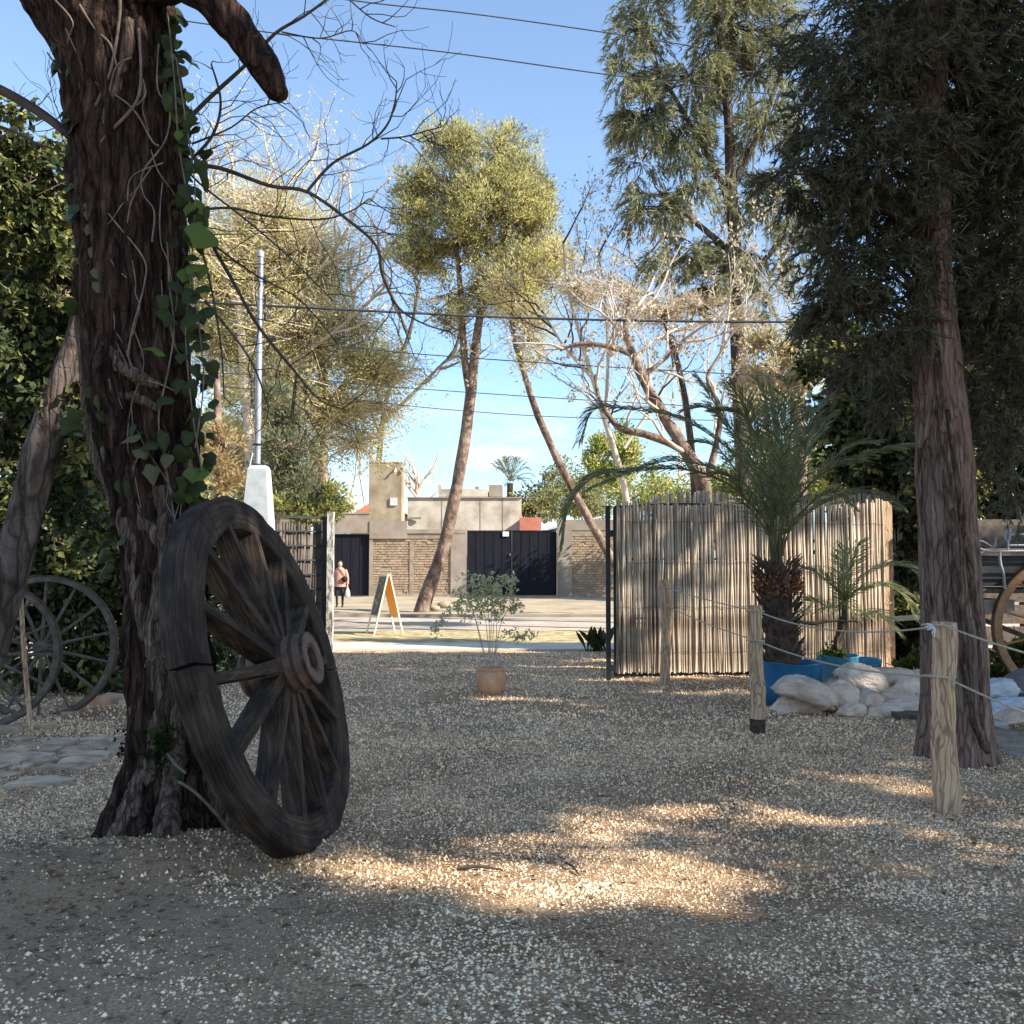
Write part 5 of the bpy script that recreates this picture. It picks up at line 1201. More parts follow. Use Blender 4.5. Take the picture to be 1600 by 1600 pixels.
# ------------------------------------------------------------------ sandbags
def sack(px, py, wpx, hpx, Y, label, mat='sack', rotz=0.0, tilt=0.0, seed=0, neck=1, dep=.5):
    c = P(px, py, Y); a, h = wpx * Y / FPX / 2 * 1.06, hpx * Y / FPX / 2; b = a * dep * 1.15; m = MB(); U, W = 44, 30; r = random.Random(seed); ox = r.uniform(0, 50); drp = r.uniform(.15, .5)
    def pt(u, v, side):
        sx = math.copysign(abs(u) ** .9, u); pinch = 1.0
        if neck and u > .55: pinch = 1 - .62 * min(1, (u - .55) / .33) ** 1.2 + (.28 * max(0, (u - .88) / .12))
        th = max(0, (1 - abs(u) ** 3.6)) ** .55 * max(0, (1 - v ** 4)) ** .55
        wr_ = mnoise.noise(Vector((u * 1.6 + ox, v * 1.6, side * 3))) * .22 + (abs(mnoise.noise(Vector((u * 2.6 + ox, v * 5 + u * 3, side * 2 + 7)))) - .2) * -.24 + (abs(mnoise.noise(Vector((u * 7 + ox, v * 9 - u * 5, side * 2 + 3)))) - .2) * -.16
        if neck: wr_ += .16 * math.cos(v * 16 + ox) * max(0, min(1, (u - .35) * 3))
        z = side * h * .92 * th * (1 + wr_) * (1 if side > 0 else .7)
        z -= drp * h * u * u + .25 * h * v * v
        ear = 1 + .06 * abs(u) ** 8 * abs(v) ** 8
        return (sx * a * ear * (1 + .05 * wr_), v * b * pinch * (1 + .1 * mnoise.noise(Vector((u * 2 + ox, 4, 1)))), z * (pinch if u > .6 else 1))
    us = [-1 + 2 * k / U for k in range(U + 1)]; vs = [math.sin(math.pi / 2 * (-1 + 2 * k / W)) for k in range(W + 1)]
    for side in (1, -1):
        V = [pt(u, v, side) for u in us for v in vs]; n = W + 1
        F = [[i*n+k, (i+1)*n+k, (i+1)*n+k+1, i*n+k+1] for i in range(U) for k in range(W)]
        if side < 0: F = [f[::-1] for f in F]
        m.add(V, F, 0, True)
    o = m.build('sandbag', M[mat]); o.location = c; o.rotation_euler = (0, tilt, rotz); tag(o, label, 'sandbag', 'sandbags heaped at the foot of the palms'); return o
sack(1252, 1103, 80, 36, 9.95, 'tan sandbag lying lowest at the left end of the heap, by the blue tub', rotz=.1, seed=1, tilt=.06)
sack(1262, 1080, 92, 44, 9.75, 'plump grey-tan sandbag on top of the leftmost one, its mouth hanging right', rotz=-.15, tilt=.32, seed=2)
sack(1318, 1091, 58, 50, 9.85, 'crumpled tan sandbag wedged third from the left at ground level', rotz=-.3, tilt=.5, seed=3)
sack(1360, 1100, 50, 44, 9.8, 'small lumpy tan sandbag with knotted mouth at bottom centre of the heap', rotz=.5, tilt=.45, seed=4)
sack(1348, 1063, 84, 50, 10.3, 'pale sandbag on top of the heap with its tied white mouth up, below the basin', rotz=3.0, tilt=-.38, seed=5)
sack(1393, 1058, 84, 34, 10.6, 'long whitish sandbag lying at the back top of the heap', rotz=.1, tilt=.1, seed=6)
sack(1408, 1098, 62, 44, 10.0, 'wrinkled sandbag squeezed behind the small knotted one', rotz=-.4, tilt=.2, seed=7)
sack(1428, 1078, 60, 40, 10.1, 'wrinkled whitish sandbag half hidden behind the dark trunk, upper row', 'sack', rotz=3.0, tilt=-.2, seed=8)
sack(1425, 1108, 90, 36, 9.7, 'flat wrinkled sandbag at ground level touching the dark trunk', rotz=.1, seed=9)
sack(1462, 1076, 70, 34, 10.4, 'whitish sandbag mostly hidden behind the dark trunk, upper row', rotz=.2, seed=21)
sack(1390, 1082, 60, 30, 10.5, 'small pale sandbag filling the gap between the upper and lower rows', rotz=.3, seed=22)
sack(1310, 1074, 60, 34, 10.4, 'pale sandbag tucked between the two tubs behind the front row', rotz=-.2, seed=23)
sack(1520, 1096, 70, 30, 9.8, 'greyish sandbag just right of the dark trunk, middle row', 'sack_white', rotz=.1, seed=24)
sack(1334, 1110, 46, 26, 9.6, 'flattened tan sandbag peeping out at the very bottom of the front row', rotz=.4, seed=31)
sack(1385, 1112, 54, 26, 9.55, 'flattened whitish sandbag at the bottom of the front row, right of the knotted one', rotz=-.3, seed=32)
sack(1440, 1060, 60, 30, 10.7, 'small pale sandbag at the back top beside the dark trunk', rotz=.3, seed=33)
sack(1560, 1076, 62, 34, 9.3, 'shiny white sack right of the dark trunk, upper row', 'sack_white', rotz=.1, seed=10)
sack(1612, 1068, 84, 48, 9.6, 'dark grey-brown sack at the right edge beside the shiny white one', 'sack_dark', rotz=.0, seed=11)
sack(1545, 1122, 60, 36, 8.9, 'small shiny white sack with torn corner right of the dark trunk, lowest', 'sack_white', rotz=.2, tilt=.25, seed=12)
sack(1590, 1106, 100, 34, 9.1, 'wide bluish white sack below the dark one at the right edge', 'sack_white', rotz=-.1, seed=13)
sack(1600, 1118, 76, 26, 8.3, 'smooth pale grey sack on the plank pile at the right edge', 'sack', rotz=.05, seed=14, neck=0)
# plank pile
pile = thing('plank_pile', (P(1580, 1200, 7.6).x, 7.8, 0), 'low stack of old grey planks on blocks at the right edge', 'planks')
for i, (x0, x1, py, Y, h) in enumerate([(1528,1700,1146,8.2,.05),(1545,1700,1156,8.0,.05),(1552,1700,1168,7.8,.06),(1570,1720,1182,7.6,.06),(1560,1720,1196,7.6,.05),(1535,1700,1152,8.5,.04)]):
    a, b = P(x0, py, Y), P(x1, py + 6, Y); m = MB(); b.z = a.z; m.beam(a, b + Vector((0, .3 * math.sin(i * 2), .0)), .17, h); part(m, 'plank', M['plank'], pile)
for i, (px, Y) in enumerate([(1552, 8.2), (1590, 7.55), (1625, 7.6)]):
    q = P(px, 1200, Y); m = MB(); m.box(q.x - .09, q.x + .09, Y - .05, Y + .2, -.02, P(px, 1160 if i == 0 else 1200, Y).z - .03, 0, .005); part(m, 'block', M['terracotta'] if i == 0 else M['plank'], pile)
m = MB(); q = P(1428, 1128, 9.4); m.box(q.x - .2, q.x + .2, 9.3, 9.6, 0, .09, 0, .01); tag(m.build('timber_block', M['cart_wood']), 'dark timber block under the sandbags left of the dark trunk', 'block')

# ------------------------------------------------------------------ old cart at the right
cx = P(1640, 975, 11.0)
cart = thing('horse_cart', (cx.x, 11, 0), 'old dark horse cart with brown wheel and iron handrail, cut by the right edge', 'cart')
ww = slim_wheel('wheel', (0, 0, 0), (-.1, -1, 0), .80, 'x', 'x', M['cart_brown'], 12, .085); del ww['category']; del ww['group']; ww['label'] = 'large brown wooden wheel with worn tyre'
ww.matrix_world = Matrix.Translation(Vector((cx.x - .02, 10.6, .82)) - cart.location) @ ww.matrix_world; ww.parent = cart
def cpart(mb, name, mat): return part(mb, name, mat, cart)
m = MB(); m.box(cx.x - .95, cx.x + 1.2, 10.8, 11.7, 1.28, 1.66); cpart(m, 'body_panel', M['black_metal'])
m = MB(); m.box(cx.x - .98, cx.x + 1.2, 10.76, 11.75, 1.62, 1.68); m.box(cx.x - .95, cx.x + 1.2, 10.8, 11.7, 1.2, 1.25); cpart(m, 'rail_board', M['cart_wood'])
m = MB(); m.box(cx.x - .95, cx.x + 1.2, 11.72, 11.78, 1.72, 2.0); cpart(m, 'backboard', M['cart_wood'])
m = MB(); m.box(cx.x - .9, cx.x - .55, 10.7, 11.7, 1.0, 1.13); cpart(m, 'seat', M['plank'])
def iron(pts, r=.012): 
    m = MB(); v, rr = smooth_path([(P(*p), r) for p in pts], 4); m.tube(v, rr, 6); cpart(m, 'iron_rail', M['galvanised'])
iron([(1572,828,10.6),(1575,826,10.6),(1578,830,10.6),(1577,842,10.6),(1574,846,10.6),(1571,842,10.6),(1571,832,10.6),(1573,827,10.6)]); iron([(1578,836,10.6),(1600,835,10.6),(1700,835,10.6)]); iron([(1576,852,10.6),(1600,852,10.6),(1700,852,10.6)])
iron([(1575,846,10.6),(1575,862,10.6)]); iron([(1530,857,10.6),(1550,862,10.6),(1580,861,10.6),(1700,861,10.6)]); iron([(1562,862,10.6),(1563,880,10.6),(1568,898,10.6),(1570,920,10.6)], .016)
iron([(1520,820,10.6),(1521,850,10.6),(1526,866,10.6),(1540,860,10.6)], .01); iron([(1522,845,10.6),(1536,846,10.6),(1553,855,10.6),(1556,840,10.6)], .008)
m = MB(); m.beam(P(1385, 968, 11.6), P(1560, 955, 11.2), .05, .06); cpart(m, 'shaft', M['cream_wood'])
m = MB(); m.beam(P(1440, 930, 12), P(1640, 1010, 11), .05, .05); cpart(m, 'axle_beam', M['cart_wood'])
# dark board fence behind the cart
bf = thing('board_fence', (P(1500, 900, 13.5).x, 13.5, 0), 'dark horizontal board fence behind the cart on the right', 'fence')
for i in range(7):
    m = MB(); z = .1 + i * .3; m.box(P(1445, 900, 13.5).x, P(2000, 900, 13.5).x, 13.5, 13.54, z, z + .26, 0, .004); part(m, 'board', M['cart_wood'], bf)
for px in (1448, 1600, 1800):
    q = P(px, 900, 13.6); m = MB(); m.box(q.x - .05, q.x + .05, 13.56, 13.66, 0, 2.3); part(m, 'post', M['cart_wood'], bf)
m = MB(); q = P(1443, 800, 13.2); m.tube([(q.x, 12.6, 0), (q.x, 12.6, 2.75)], .025, 8); tag(m.build('metal_pipe', M['galvanised']), 'thin grey upright pipe just left of the dark cypress trunk', 'pipe')

# broad-leaved plant by the gate
q = G(935, 1018); q.z = 0
asp = thing('broad_leaved_plant', q, 'clump of broad upright dark green leaves beside the slim black gate post', 'plant')
for i in range(30):
    a = random.uniform(0, 2 * math.pi); sp = random.uniform(.1, .6); h = random.uniform(.3, .5); m = MB(); c0 = q + Vector((random.gauss(0, .12), random.gauss(0, .08), 0)); d = Vector((math.cos(a) * sp, math.sin(a) * sp, 1)).normalized()
    s = d.cross(Vector((math.cos(a + .6), math.sin(a + .6), 0))).normalized(); V = []; w = random.uniform(.04, .065)
    for k, (t, ww_) in enumerate([(0, .15), (.3, .5), (.55, 1), (.8, .8), (1, .05)]):
        pnt = c0 + d * h * t + Vector((math.cos(a), math.sin(a), 0)) * (.35 * sp * t * t * h) - Vector((0, 0, .25 * sp * t * t * h))
        V += [pnt - s * w * ww_, pnt + Vector((0, 0, -.01)), pnt + s * w * ww_]
    m.add([tuple(x) for x in V], [[k*3+j, k*3+j+1, k*3+j+4, k*3+j+3] for k in range(4) for j in (0, 1)], 0, True); part(m, 'leaf', M['ivy'], asp)

# ------------------------------------------------------------------ trees
# middle pine
tree('tall_pine', 'tall slender pine with a forked leaning trunk and rounded yellow-green crown, centre', 'tree', 32,
     [[(655,965,12),(672,915,11),(692,860,10.5),(710,780,9.5),(726,690,9),(736,610,8.5),(743,540,7),(752,470,5.5),(746,400,4),(735,330,3),(730,270,2)],
      [(736,625,7),(726,560,6),(721,480,5),(715,400,4),(705,330,3)], [(749,490,5),(775,420,4),(795,340,3)]],
     [(770,232,58,34,32,1.5,1.2),(700,232,50,32,32,1.3,1.2),(810,285,46,55,32,1.5,1.2),(700,300,66,52,32.5,1.6),(636,285,38,26,32,.9),(770,325,70,58,31.5,1.6,1.2),(832,360,30,50,32,1.2),(725,372,70,40,32,1.4),
      (810,415,52,40,32,1.3),(765,475,46,30,32,.9,.5),(838,375,30,60,32,1.2,.9),(655,395,42,40,32,1.2,.7),(800,445,56,40,32,1.2,.8),(700,465,55,34,32,1,.45),(692,505,34,28,32,.8,.35),(648,385,42,30,32,1,.6),(640,335,34,30,32,.9),(845,310,22,35,32,1,1),(655,420,34,22,32,.8,.35),(720,540,30,22,32,.8,.3)],
     M['bark_pine'], M['pine'], 5000, 14, .22, .14, .04, leaf2=M['pine_dull'], group=None, limbs=2, bias=(0, 0, .5), csz=.2, twigmat=M['bark_light'])
tree('slender_pine', 'thin pine leaning left with a sparse pale crown, right of the tall pine', 'tree', 30,
     [[(975,905,7),(944,853,6.8),(884,744,6.3),(841,650,5.5),(818,580,4.5),(800,510,3.5),(805,440,2.5)]],
     [(830,520,42,42,30,1,.8),(803,455,34,30,30,.8,.7),(862,440,30,34,30,.8,.5),(845,560,24,22,30,.6,.4),(870,395,24,22,30,.6,.4)],
     M['bark_pine'], M['yellow_leaf'], 620, 12, .34, .14, .04, leaf2=M['brown_leaf'], limbs=3, csz=.4, bias=(0, 0, .4), twigmat=M['bark_light'])
# left feathery tree
tree('feathery_tree', 'big feathery yellow-green tree with reddish forked trunk beyond the road, left', 'tree', 34,
     [[(440,930,15),(462,850,13),(478,790,11),(492,720,10),(502,660,9),(507,600,7),(492,540,5.5),(470,450,4),(440,380,3)], [(500,670,6),(530,610,5),(570,590,4),(610,600,3)], [(494,545,4),(450,500,3.5),(400,470,3)]],
     [(430,350,55,45,34,2),(480,410,60,50,34,2),(395,430,60,55,34,2),(545,500,52,36,34,1.6,.8),(470,520,75,42,34,2),(400,700,70,50,35,2),(560,690,40,30,34,1.4,.5),(330,470,40,60,35,2),(580,592,52,34,34,1.4),(520,648,62,30,34,1.6),(604,640,38,20,34,1,.8),(420,600,60,42,34,1.8),(360,540,50,55,35,2),(350,410,48,60,35,2),(350,300,30,34,35,1.6,.5),(560,560,50,18,34,1,.8),(620,585,26,20,34,.8,.6)],
     M['bark_light'], M['yellow_leaf'], 10000, 8, .42, .15, .04, leaf2=M['hedge_gold'], limbs=2, bias=(0, 0, -.1), twigs=.8, csz=.5, twigmat=M['twig_pale'])
tree('dark_pine', 'dark green pine low behind the power pipe on the left', 'tree', 26,
     [[(432,930,10),(428,780,8),(430,640,4)]], [(430,640,30,36,26,1),(445,690,42,32,26,1),(430,740,44,30,26,1),(470,765,40,26,26,1,.8)], M['bark_pine'], M['pine_dull'], 520, 18, .25, .16, .045, limbs=1)
tree('orange_leaved_tree', 'small autumn tree with dull orange-tan leaves between the old trunk and the concrete pillar', 'tree', 22,
     [[(345,930,9),(342,800,8),(340,640,6),(338,560,4)]], [(350,700,24,38,22,.6),(362,755,22,20,22,.5),(345,620,20,30,22,.6,.5)], M['bark_pine'], M['orange_leaf'], 150, 12, .2, .12, .05)
tree('orange_leaved_tree', 'sparse orange tuft of leaves high behind the top of the power pipe', 'tree', 38,
     [[(500,930,8),(505,700,7),(500,520,4),(495,440,3)]], [(498,448,26,18,38,.8),(470,425,18,12,38,.6,.6),(425,560,20,16,38,.6,.4),(335,590,26,22,38,.8,.5)], M['bark_light'], M['orange_leaf'], 110, 12, .26, .18, .07)
tree('roadside_shrub', 'green leafy shrub just behind the top of the grille gate', 'shrub', 24,
     [[(492,930,4),(492,830,3),(495,770,2)]], [(492,790,32,24,24,.7),(520,775,14,22,24,.4,.7),(460,800,30,26,24,.7)], M['twig_dark'], M['hedge_gold'], 260, 14, .16, .12, .06, leaf2=M['hedge'])
# tall casuarina on the right
tree('casuarina_tree', 'very tall casuarina with drooping grey-green foliage and straight trunk, right of centre', 'tree', 25,
     [[(1168,950,14),(1162,760,13),(1157,640,12.5),(1152,520,12),(1149,400,11),(1143,300,9.5),(1139,200,8),(1130,100,6),(1118,0,5),(1110,-120,3)],
      [(1146,330,7),(1110,250,5),(1070,180,4),(1030,110,3)], [(1150,400,6),(1090,350,4.5),(1030,300,3)], [(1142,290,5),(1190,200,4),(1225,90,3)], [(1152,450,5),(1215,380,4),(1240,300,3)]],
     [(1005,50,45,30,25,1),(980,115,34,34,25,.8),(1008,185,42,34,25,.9),(1000,262,36,34,25,.9),(1030,330,40,34,25,.9),(1062,200,40,50,25,1),(1085,120,46,50,25,1.1),(1130,45,60,50,25,1.3),(1185,110,50,50,25,1.2),(1205,200,45,50,25,1.2),
      (1095,300,36,50,25,1,.8),(1078,385,32,26,25,.8,.8),(1165,300,30,40,25.5,1,.7),(1205,320,40,44,25,1.1,.8),(1170,400,36,26,25,.8,.6),(1100,455,34,22,25,.7,.6),(1235,390,36,36,25,.9,.7),(1125,425,48,28,25,.8,.7),(1062,405,40,28,25,.7,.6),(1205,470,38,30,25,.7,.6),(990,330,26,28,25,.6,.7),(1160,590,18,34,25,.5,.5),(1175,680,20,34,25,.5,.5),(1090,-40,110,45,25,1.5),(1200,20,40,50,25,1,.7)],
     M['bark_grey'], M['casuarina'], 3700, 21, .42, .22, .03, kind='tri', style='spray', limbs=2, bias=(0, 0, -.5), droop=.45, leaf2=M['pine_dull'], twigmat=M['twig_dark'], twigs=.4)
tree('dry_leaved_tree', 'tree with reddish trunk and dry straw-brown leaves behind the tall palm', 'tree', 22,
     [[(1250,950,12),(1250,760,11.5),(1249,640,10),(1248,560,6),(1250,500,3)]],
     [(1225,600,52,34,22,1),(1262,572,34,34,22,.9),(1200,540,34,24,22,.8,.6),(1185,620,30,24,22,.8,.5),(1262,520,26,24,22,.6,.5)],
     M['bark_light'], M['brown_leaf'], 620, 12, .2, .13, .045, leaf2=M['yellow_leaf'], twigs=.9, twigmat=M['twig_pale'])
tree('creeper_clad_tree', 'sparse tree draped with dry tan creepers just left of the tall casuarina', 'tree', 23,
     [[(1090,930,7),(1085,760,6),(1070,620,5),(1045,520,4),(1020,460,3)]],
     [(940,460,40,30,23,.8),(985,480,40,26,23,.8),(1035,485,40,20,23,.7),(1100,475,34,14,23,.6,.8),(1150,500,38,14,23,.6,.8),(905,440,26,30,23,.6,.6)],
     M['bark_grey'], M['brown_leaf'], 520, 9, .22, .12, .028, twigs=1.0, twigmat=M['twig_pale'], limbs=2)

def bare_tree(name, label, trunks, Y, lim, bark, twig, kids, depth, Lk, seeds, spread=.8, curl=.22, up=.05, bud=None):
    par = thing(name, (P(trunks[0][0][0], 885, Y).x, Y, 0), label, 'tree')
    m = MB(); paths = [pxtube(m, t, Y, 9, rough=.15) for t in trunks]; part(m, 'trunk', bark, par)
    S = []
    for t, v in zip(trunks, paths):
        n = len(v)
        for k in range(int(n * lim), n):
            if random.random() < seeds:
                T = (v[min(k+1, n-1)] - v[k-1]).normalized(); o = Vector([random.gauss(0, 1) for _ in range(3)]); o = (o - T * o.dot(T)).normalized(); rad = t[-1][2] * Y / FPX
                grow(S, v[k], (T * .7 + o * spread + Vector((0, 0, .15))).normalized(), Lk * random.uniform(.6, 1.2), max(.012, rad * 1.2), depth, kids, curl, up, spread)
    m = MB(); segmesh(m, S, 0, .02); part(m, 'twigs', twig, par)['kind'] = 'stuff'
    if bud:
        tips = [s for s in S if s[3] < .006]; random.shuffle(tips); C = np.array([tuple(s[1]) for s in tips[:bud[1]]]); m = MB(); tufts(m, C, 3, .07, .1, .06); part(m, 'dry_leaves', bud[0], par)['kind'] = 'stuff'
    return par
random.seed(21)
bare_tree('bare_tree', 'bare winter tree with crooked forking limbs above the reed gate', [
    [(1112,860,14),(1098,755,12),(1065,695,10),(1032,640,9),(1005,592,8),(988,552,7),(977,512,4.5),(985,470,3)],
    [(1072,705,7),(1040,690,6.5),(1005,678,6),(970,670,5.5),(950,648,4),(935,618,3),(930,585,2)], [(990,556,5),(955,542,4.5),(905,537,3.5),(875,548,2)], [(1100,765,7),(1118,700,5),(1125,640,4),(1105,590,3),(1130,550,2)], [(1000,590,4),(1040,560,3),(1070,530,2)]],
    21, .25, M['bark_pine'], M['twig_pale'], 3.2, 3, 1.9, .42, bud=(M['brown_leaf'], 700))
random.seed(22)
bare_tree('bare_tree', 'pale bare tree whose fine twigs stand among and above the feathery tree on the left', [
    [(400,930,12),(395,760,10),(380,560,7),(370,400,5),(365,300,3),(362,240,2)], [(372,420,5),(420,340,4),(455,280,2.5)], [(385,560,5),(470,460,4),(530,380,3),(560,320,2)], [(380,500,4),(330,380,3),(320,280,2)], [(470,465,3),(500,400,2.5),(490,330,2)], [(400,600,4),(520,520,3),(600,450,2)]],
    33, .3, M['twig_pale'], M['twig_pale'], 3.4, 3, 2.5, .6, up=.12, bud=(M['yellow_leaf'], 500))
random.seed(23)
bare_tree('bare_tree', 'thin grey bare tree between the tall pine and the feathery tree', [
    [(590,925,5),(590,800,5),(600,640,4),(640,520,3),(655,440,2)], [(600,640,3),(560,520,2.5),(545,420,2)], [(600,660,3),(660,600,2.5),(700,560,2)], [(640,530,3),(600,430,2.5),(590,370,1.5)]],
    66, .25, M['twig_dark'], M['twig_dark'], 3.4, 3, 4.2, .6, up=.1, bud=(M['brown_leaf'], 300))
random.seed(24)
bare_tree('bare_tree', 'slim pale bare tree leaning left between the reed gate and the slender pine', [
    [(1000,930,5),(975,760,5),(940,640,4),(905,520,3),(885,440,2),(880,380,1.5)], [(945,655,3),(950,560,2.5),(945,460,2),(935,400,1.5)], [(925,590,3),(880,540,2),(850,490,1.5)], [(950,560,2.5),(985,460,2),(1010,400,1.5)], [(975,700,3),(1040,600,2.5),(1080,500,2),(1120,440,1.5)]],
    27, .25, M['twig_pale'], M['twig_dark'], 3.4, 3, 2.0, .55, up=.1, bud=(M['brown_leaf'], 900))
random.seed(25)
bare_tree('bare_tree', 'small bare shrub-like tree behind the flat roofed house', [[(655,800,3),(652,765,2.5),(650,740,2)], [(652,770,2),(665,745,1.5)], [(652,775,2),(640,750,1.5)]], 70, .2, M['twig_pale'], M['twig_pale'], 3, 1, 2.2, .9, up=.2)

# near bare limbs reaching in from behind the old tree
def near_branches():
    random.seed(31)
    sl = thing('slim_tree', (P(101, 885, 12.6).x, 12.6, 0), 'slim straight reddish trunk rising out of the left hedge', 'tree')
    m = MB(); pxtube(m, [(88,1058,11),(92,880,10),(94,700,9.5),(98,560,9),(104,420,8),(107,300,7),(108,200,6),(112,60,5),(118,-80,4)], 12.6, 10, rough=.12); part(m, 'trunk', M['bark_light'], sl)
    par = old
    L = [[(225,330,5),(262,275,4.2),(285,262,3.8),(340,262,3.5),(420,290,3.3),(480,300,3),(545,345,2.7),(588,385,2.4),(597,430,2.1),(622,480,1.8),(660,505,1.4),(705,520,1)],
         [(479,300,2.6),(520,255,2.3),(575,225,2.0),(605,195,1.8),(617,160,1.4),(620,128,1)], [(595,217,1.6),(630,214,1.4),(665,205,1.2),(692,198,.8)], [(640,212,1.2),(660,222,1),(675,214,.8)],
         [(300,330,2.4),(360,325,2.1),(420,338,1.9),(500,343,1.6),(548,330,1.3),(577,310,.9)], [(240,280,3),(290,320,3),(330,380,3.2),(370,450,3.0),(404,510,2.8),(463,583,2.2),(500,625,1.6),(540,640,1)],
         [(150,250,8),(100,205,8),(60,175,8),(0,140,8),(-60,115,8)], [(140,250,2),(60,225,2),(20,205,2.6),(-30,190,3)], [(290,190,4),(330,150,3.6),(385,100,3.2),(430,52,2.8),(475,25,2.4),(520,-8,2)],
         [(300,225,2),(360,200,1.5),(400,170,1.2),(440,160,.9)], [(270,240,2),(310,285,1.8),(380,340,1.6),(450,400,1.3),(520,470,1)], [(310,370,2),(330,450,1.8),(345,540,1.5),(350,620,1.1)], [(463,583,1.8),(458,620,1.5),(455,655,1)],
         [(330,380,2),(400,430,1.6),(470,470,1.3),(530,540,1)], [(540,-6,1.4),(580,28,1.2),(618,42,.8)], [(440,50,1.4),(500,60,1.2),(550,48,1),(568,70,.7)], [(285,262,3),(330,215,2.5),(345,160,2),(330,100,1.5)], [(320,470,2),(390,560,1.6),(420,640,1.2)]]
    S = []
    for i, s in enumerate(L):
        m = MB(); v = pxtube(m, s, 5.62, 5, rough=.1, sub=5); part(m, 'branch', M['twig_dark'], par); n = len(v)
        for k in range(2, n):
            if random.random() < .5:
                T = (v[min(k+1, n-1)] - v[k-1]).normalized(); o = Vector((random.gauss(0, 1), random.gauss(0, .5), random.gauss(0.1, 1))); o = (o - T * o.dot(T)).normalized()
                grow(S, v[k], (T * .6 + o * .8).normalized(), random.uniform(.18, .55), .0042, 1, 2.2, .25, .03, .8)
    m = MB(); segmesh(m, S, 0, .05); part(m, 'twigs', M['twig_dark'], par)['kind'] = 'stuff'
near_branches()

# ivy-hung trees and hedge at the left
def leafmass(name, label, cat, blobs, n, per, spread, L, W, mats, kind='rhomb', stems=(), Y=10, group=None, hollow=.3, bias=(0, -.2, -.3), bark='bark_grey', twigs=.5):
    b0 = blobs[0]; base = P(stems[0][0][0], 885, Y) if stems else P(b0[0], 885, Y); par = thing(name, (base.x, base.y, 0), label, cat, group)
    if stems:
        m = MB(); [pxtube(m, s, Y, 14, rough=.16, nscale=8) for s in stems]; part(m, 'trunk', M[bark], par)
    C, ch, cc, d = blob_sample(blobs, n, hollow)
    k = C[:, 2] > .03; C, cc, d = C[k], cc[k], d[k]
    bm = MB(); k = rng.random(len(C)) < twigs; A = cc[k] * .4 + C[k] * .6 + rng.normal(size=cc[k].shape) * .1; bm.segs(A, C[k], .006, .003, 3); part(bm, 'twigs', M['twig_dark'], par)['kind'] = 'stuff'
    fm = MB(); w = rng.random(len(C)); nm = len(mats)
    for i, mt in enumerate(mats):
        q = (w >= i / nm) & (w < (i + 1) / nm); tufts(fm, C[q], per, spread, L, W, kind, d[q], bias, i)
    part(fm, 'foliage', [M[x] for x in mats], par); return par
leafmass('ivy_clad_tree', 'leaning smooth grey trunk at the left edge wrapped in dark glossy ivy', 'tree',
    [(60,300,70,50,8.6,.7),(30,380,80,60,8.8,.8),(80,450,60,60,8.6,.6),(20,520,70,60,8.6,.8),(70,560,60,50,8.4,.5),(20,640,60,60,8.6,.7),(120,620,40,50,8.2,.4,.6),(150,700,40,50,8.2,.4,.6),(90,740,50,60,8.8,.5,.7),(60,210,40,30,8.4,.4,.5),(140,800,45,50,8.4,.4,.6),(170,450,30,60,8.4,.4,.5)],
    2300, 9, .10, .085, .065, ['hedge', 'hedge', 'ivy', 'hedge_gold'], stems=[[(-40,1075,30),(0,950,29),(38,810,28),(70,690,27),(100,600,25),(128,520,22),(150,400,18),(160,250,12)]], Y=7.9, bark='bark_grey')
leafmass('tall_hedge', 'tall dark ivy hedge closing the yard behind the slim wheels, left', 'hedge',
    [(20,800,90,70,11.6,.6),(110,800,90,80,11.8,.6),(210,830,90,90,12,.6),(300,860,70,90,12.4,.5),(0,900,90,90,11.4,.6),(90,920,90,90,11.6,.6),(190,960,90,90,11.8,.6),(290,980,70,80,12.2,.5),(60,1030,120,50,11.3,.5),(200,1050,110,45,11.6,.5),(310,1030,60,60,12.2,.4),(370,930,50,80,13,.4),(370,1010,60,50,13,.4),(-60,700,80,200,11.8,.8),(60,690,70,60,11.9,.6,.5),(250,760,60,50,12.2,.5,.6),(-60,950,60,120,11,.8)],
    4200, 9, .13, .10, .08, ['hedge', 'ivy', 'hedge', 'ivy_dusty', 'hedge_gold'], Y=11.8, hollow=.1)
leafmass('yellow_bush', 'sunlit yellow-green bush showing through gaps above the left hedge', 'bush', [(40,640,60,80,18,1.5),(120,720,60,60,18,1.5),(240,780,60,50,18,1.2),(20,480,70,90,18,1.5),(90,380,60,90,18,1.5,.8),(0,300,70,60,18,1.5,.9)], 1500, 9, .2, .14, .09, ['hedge_gold', 'yellow_leaf', 'hedge'], Y=18)
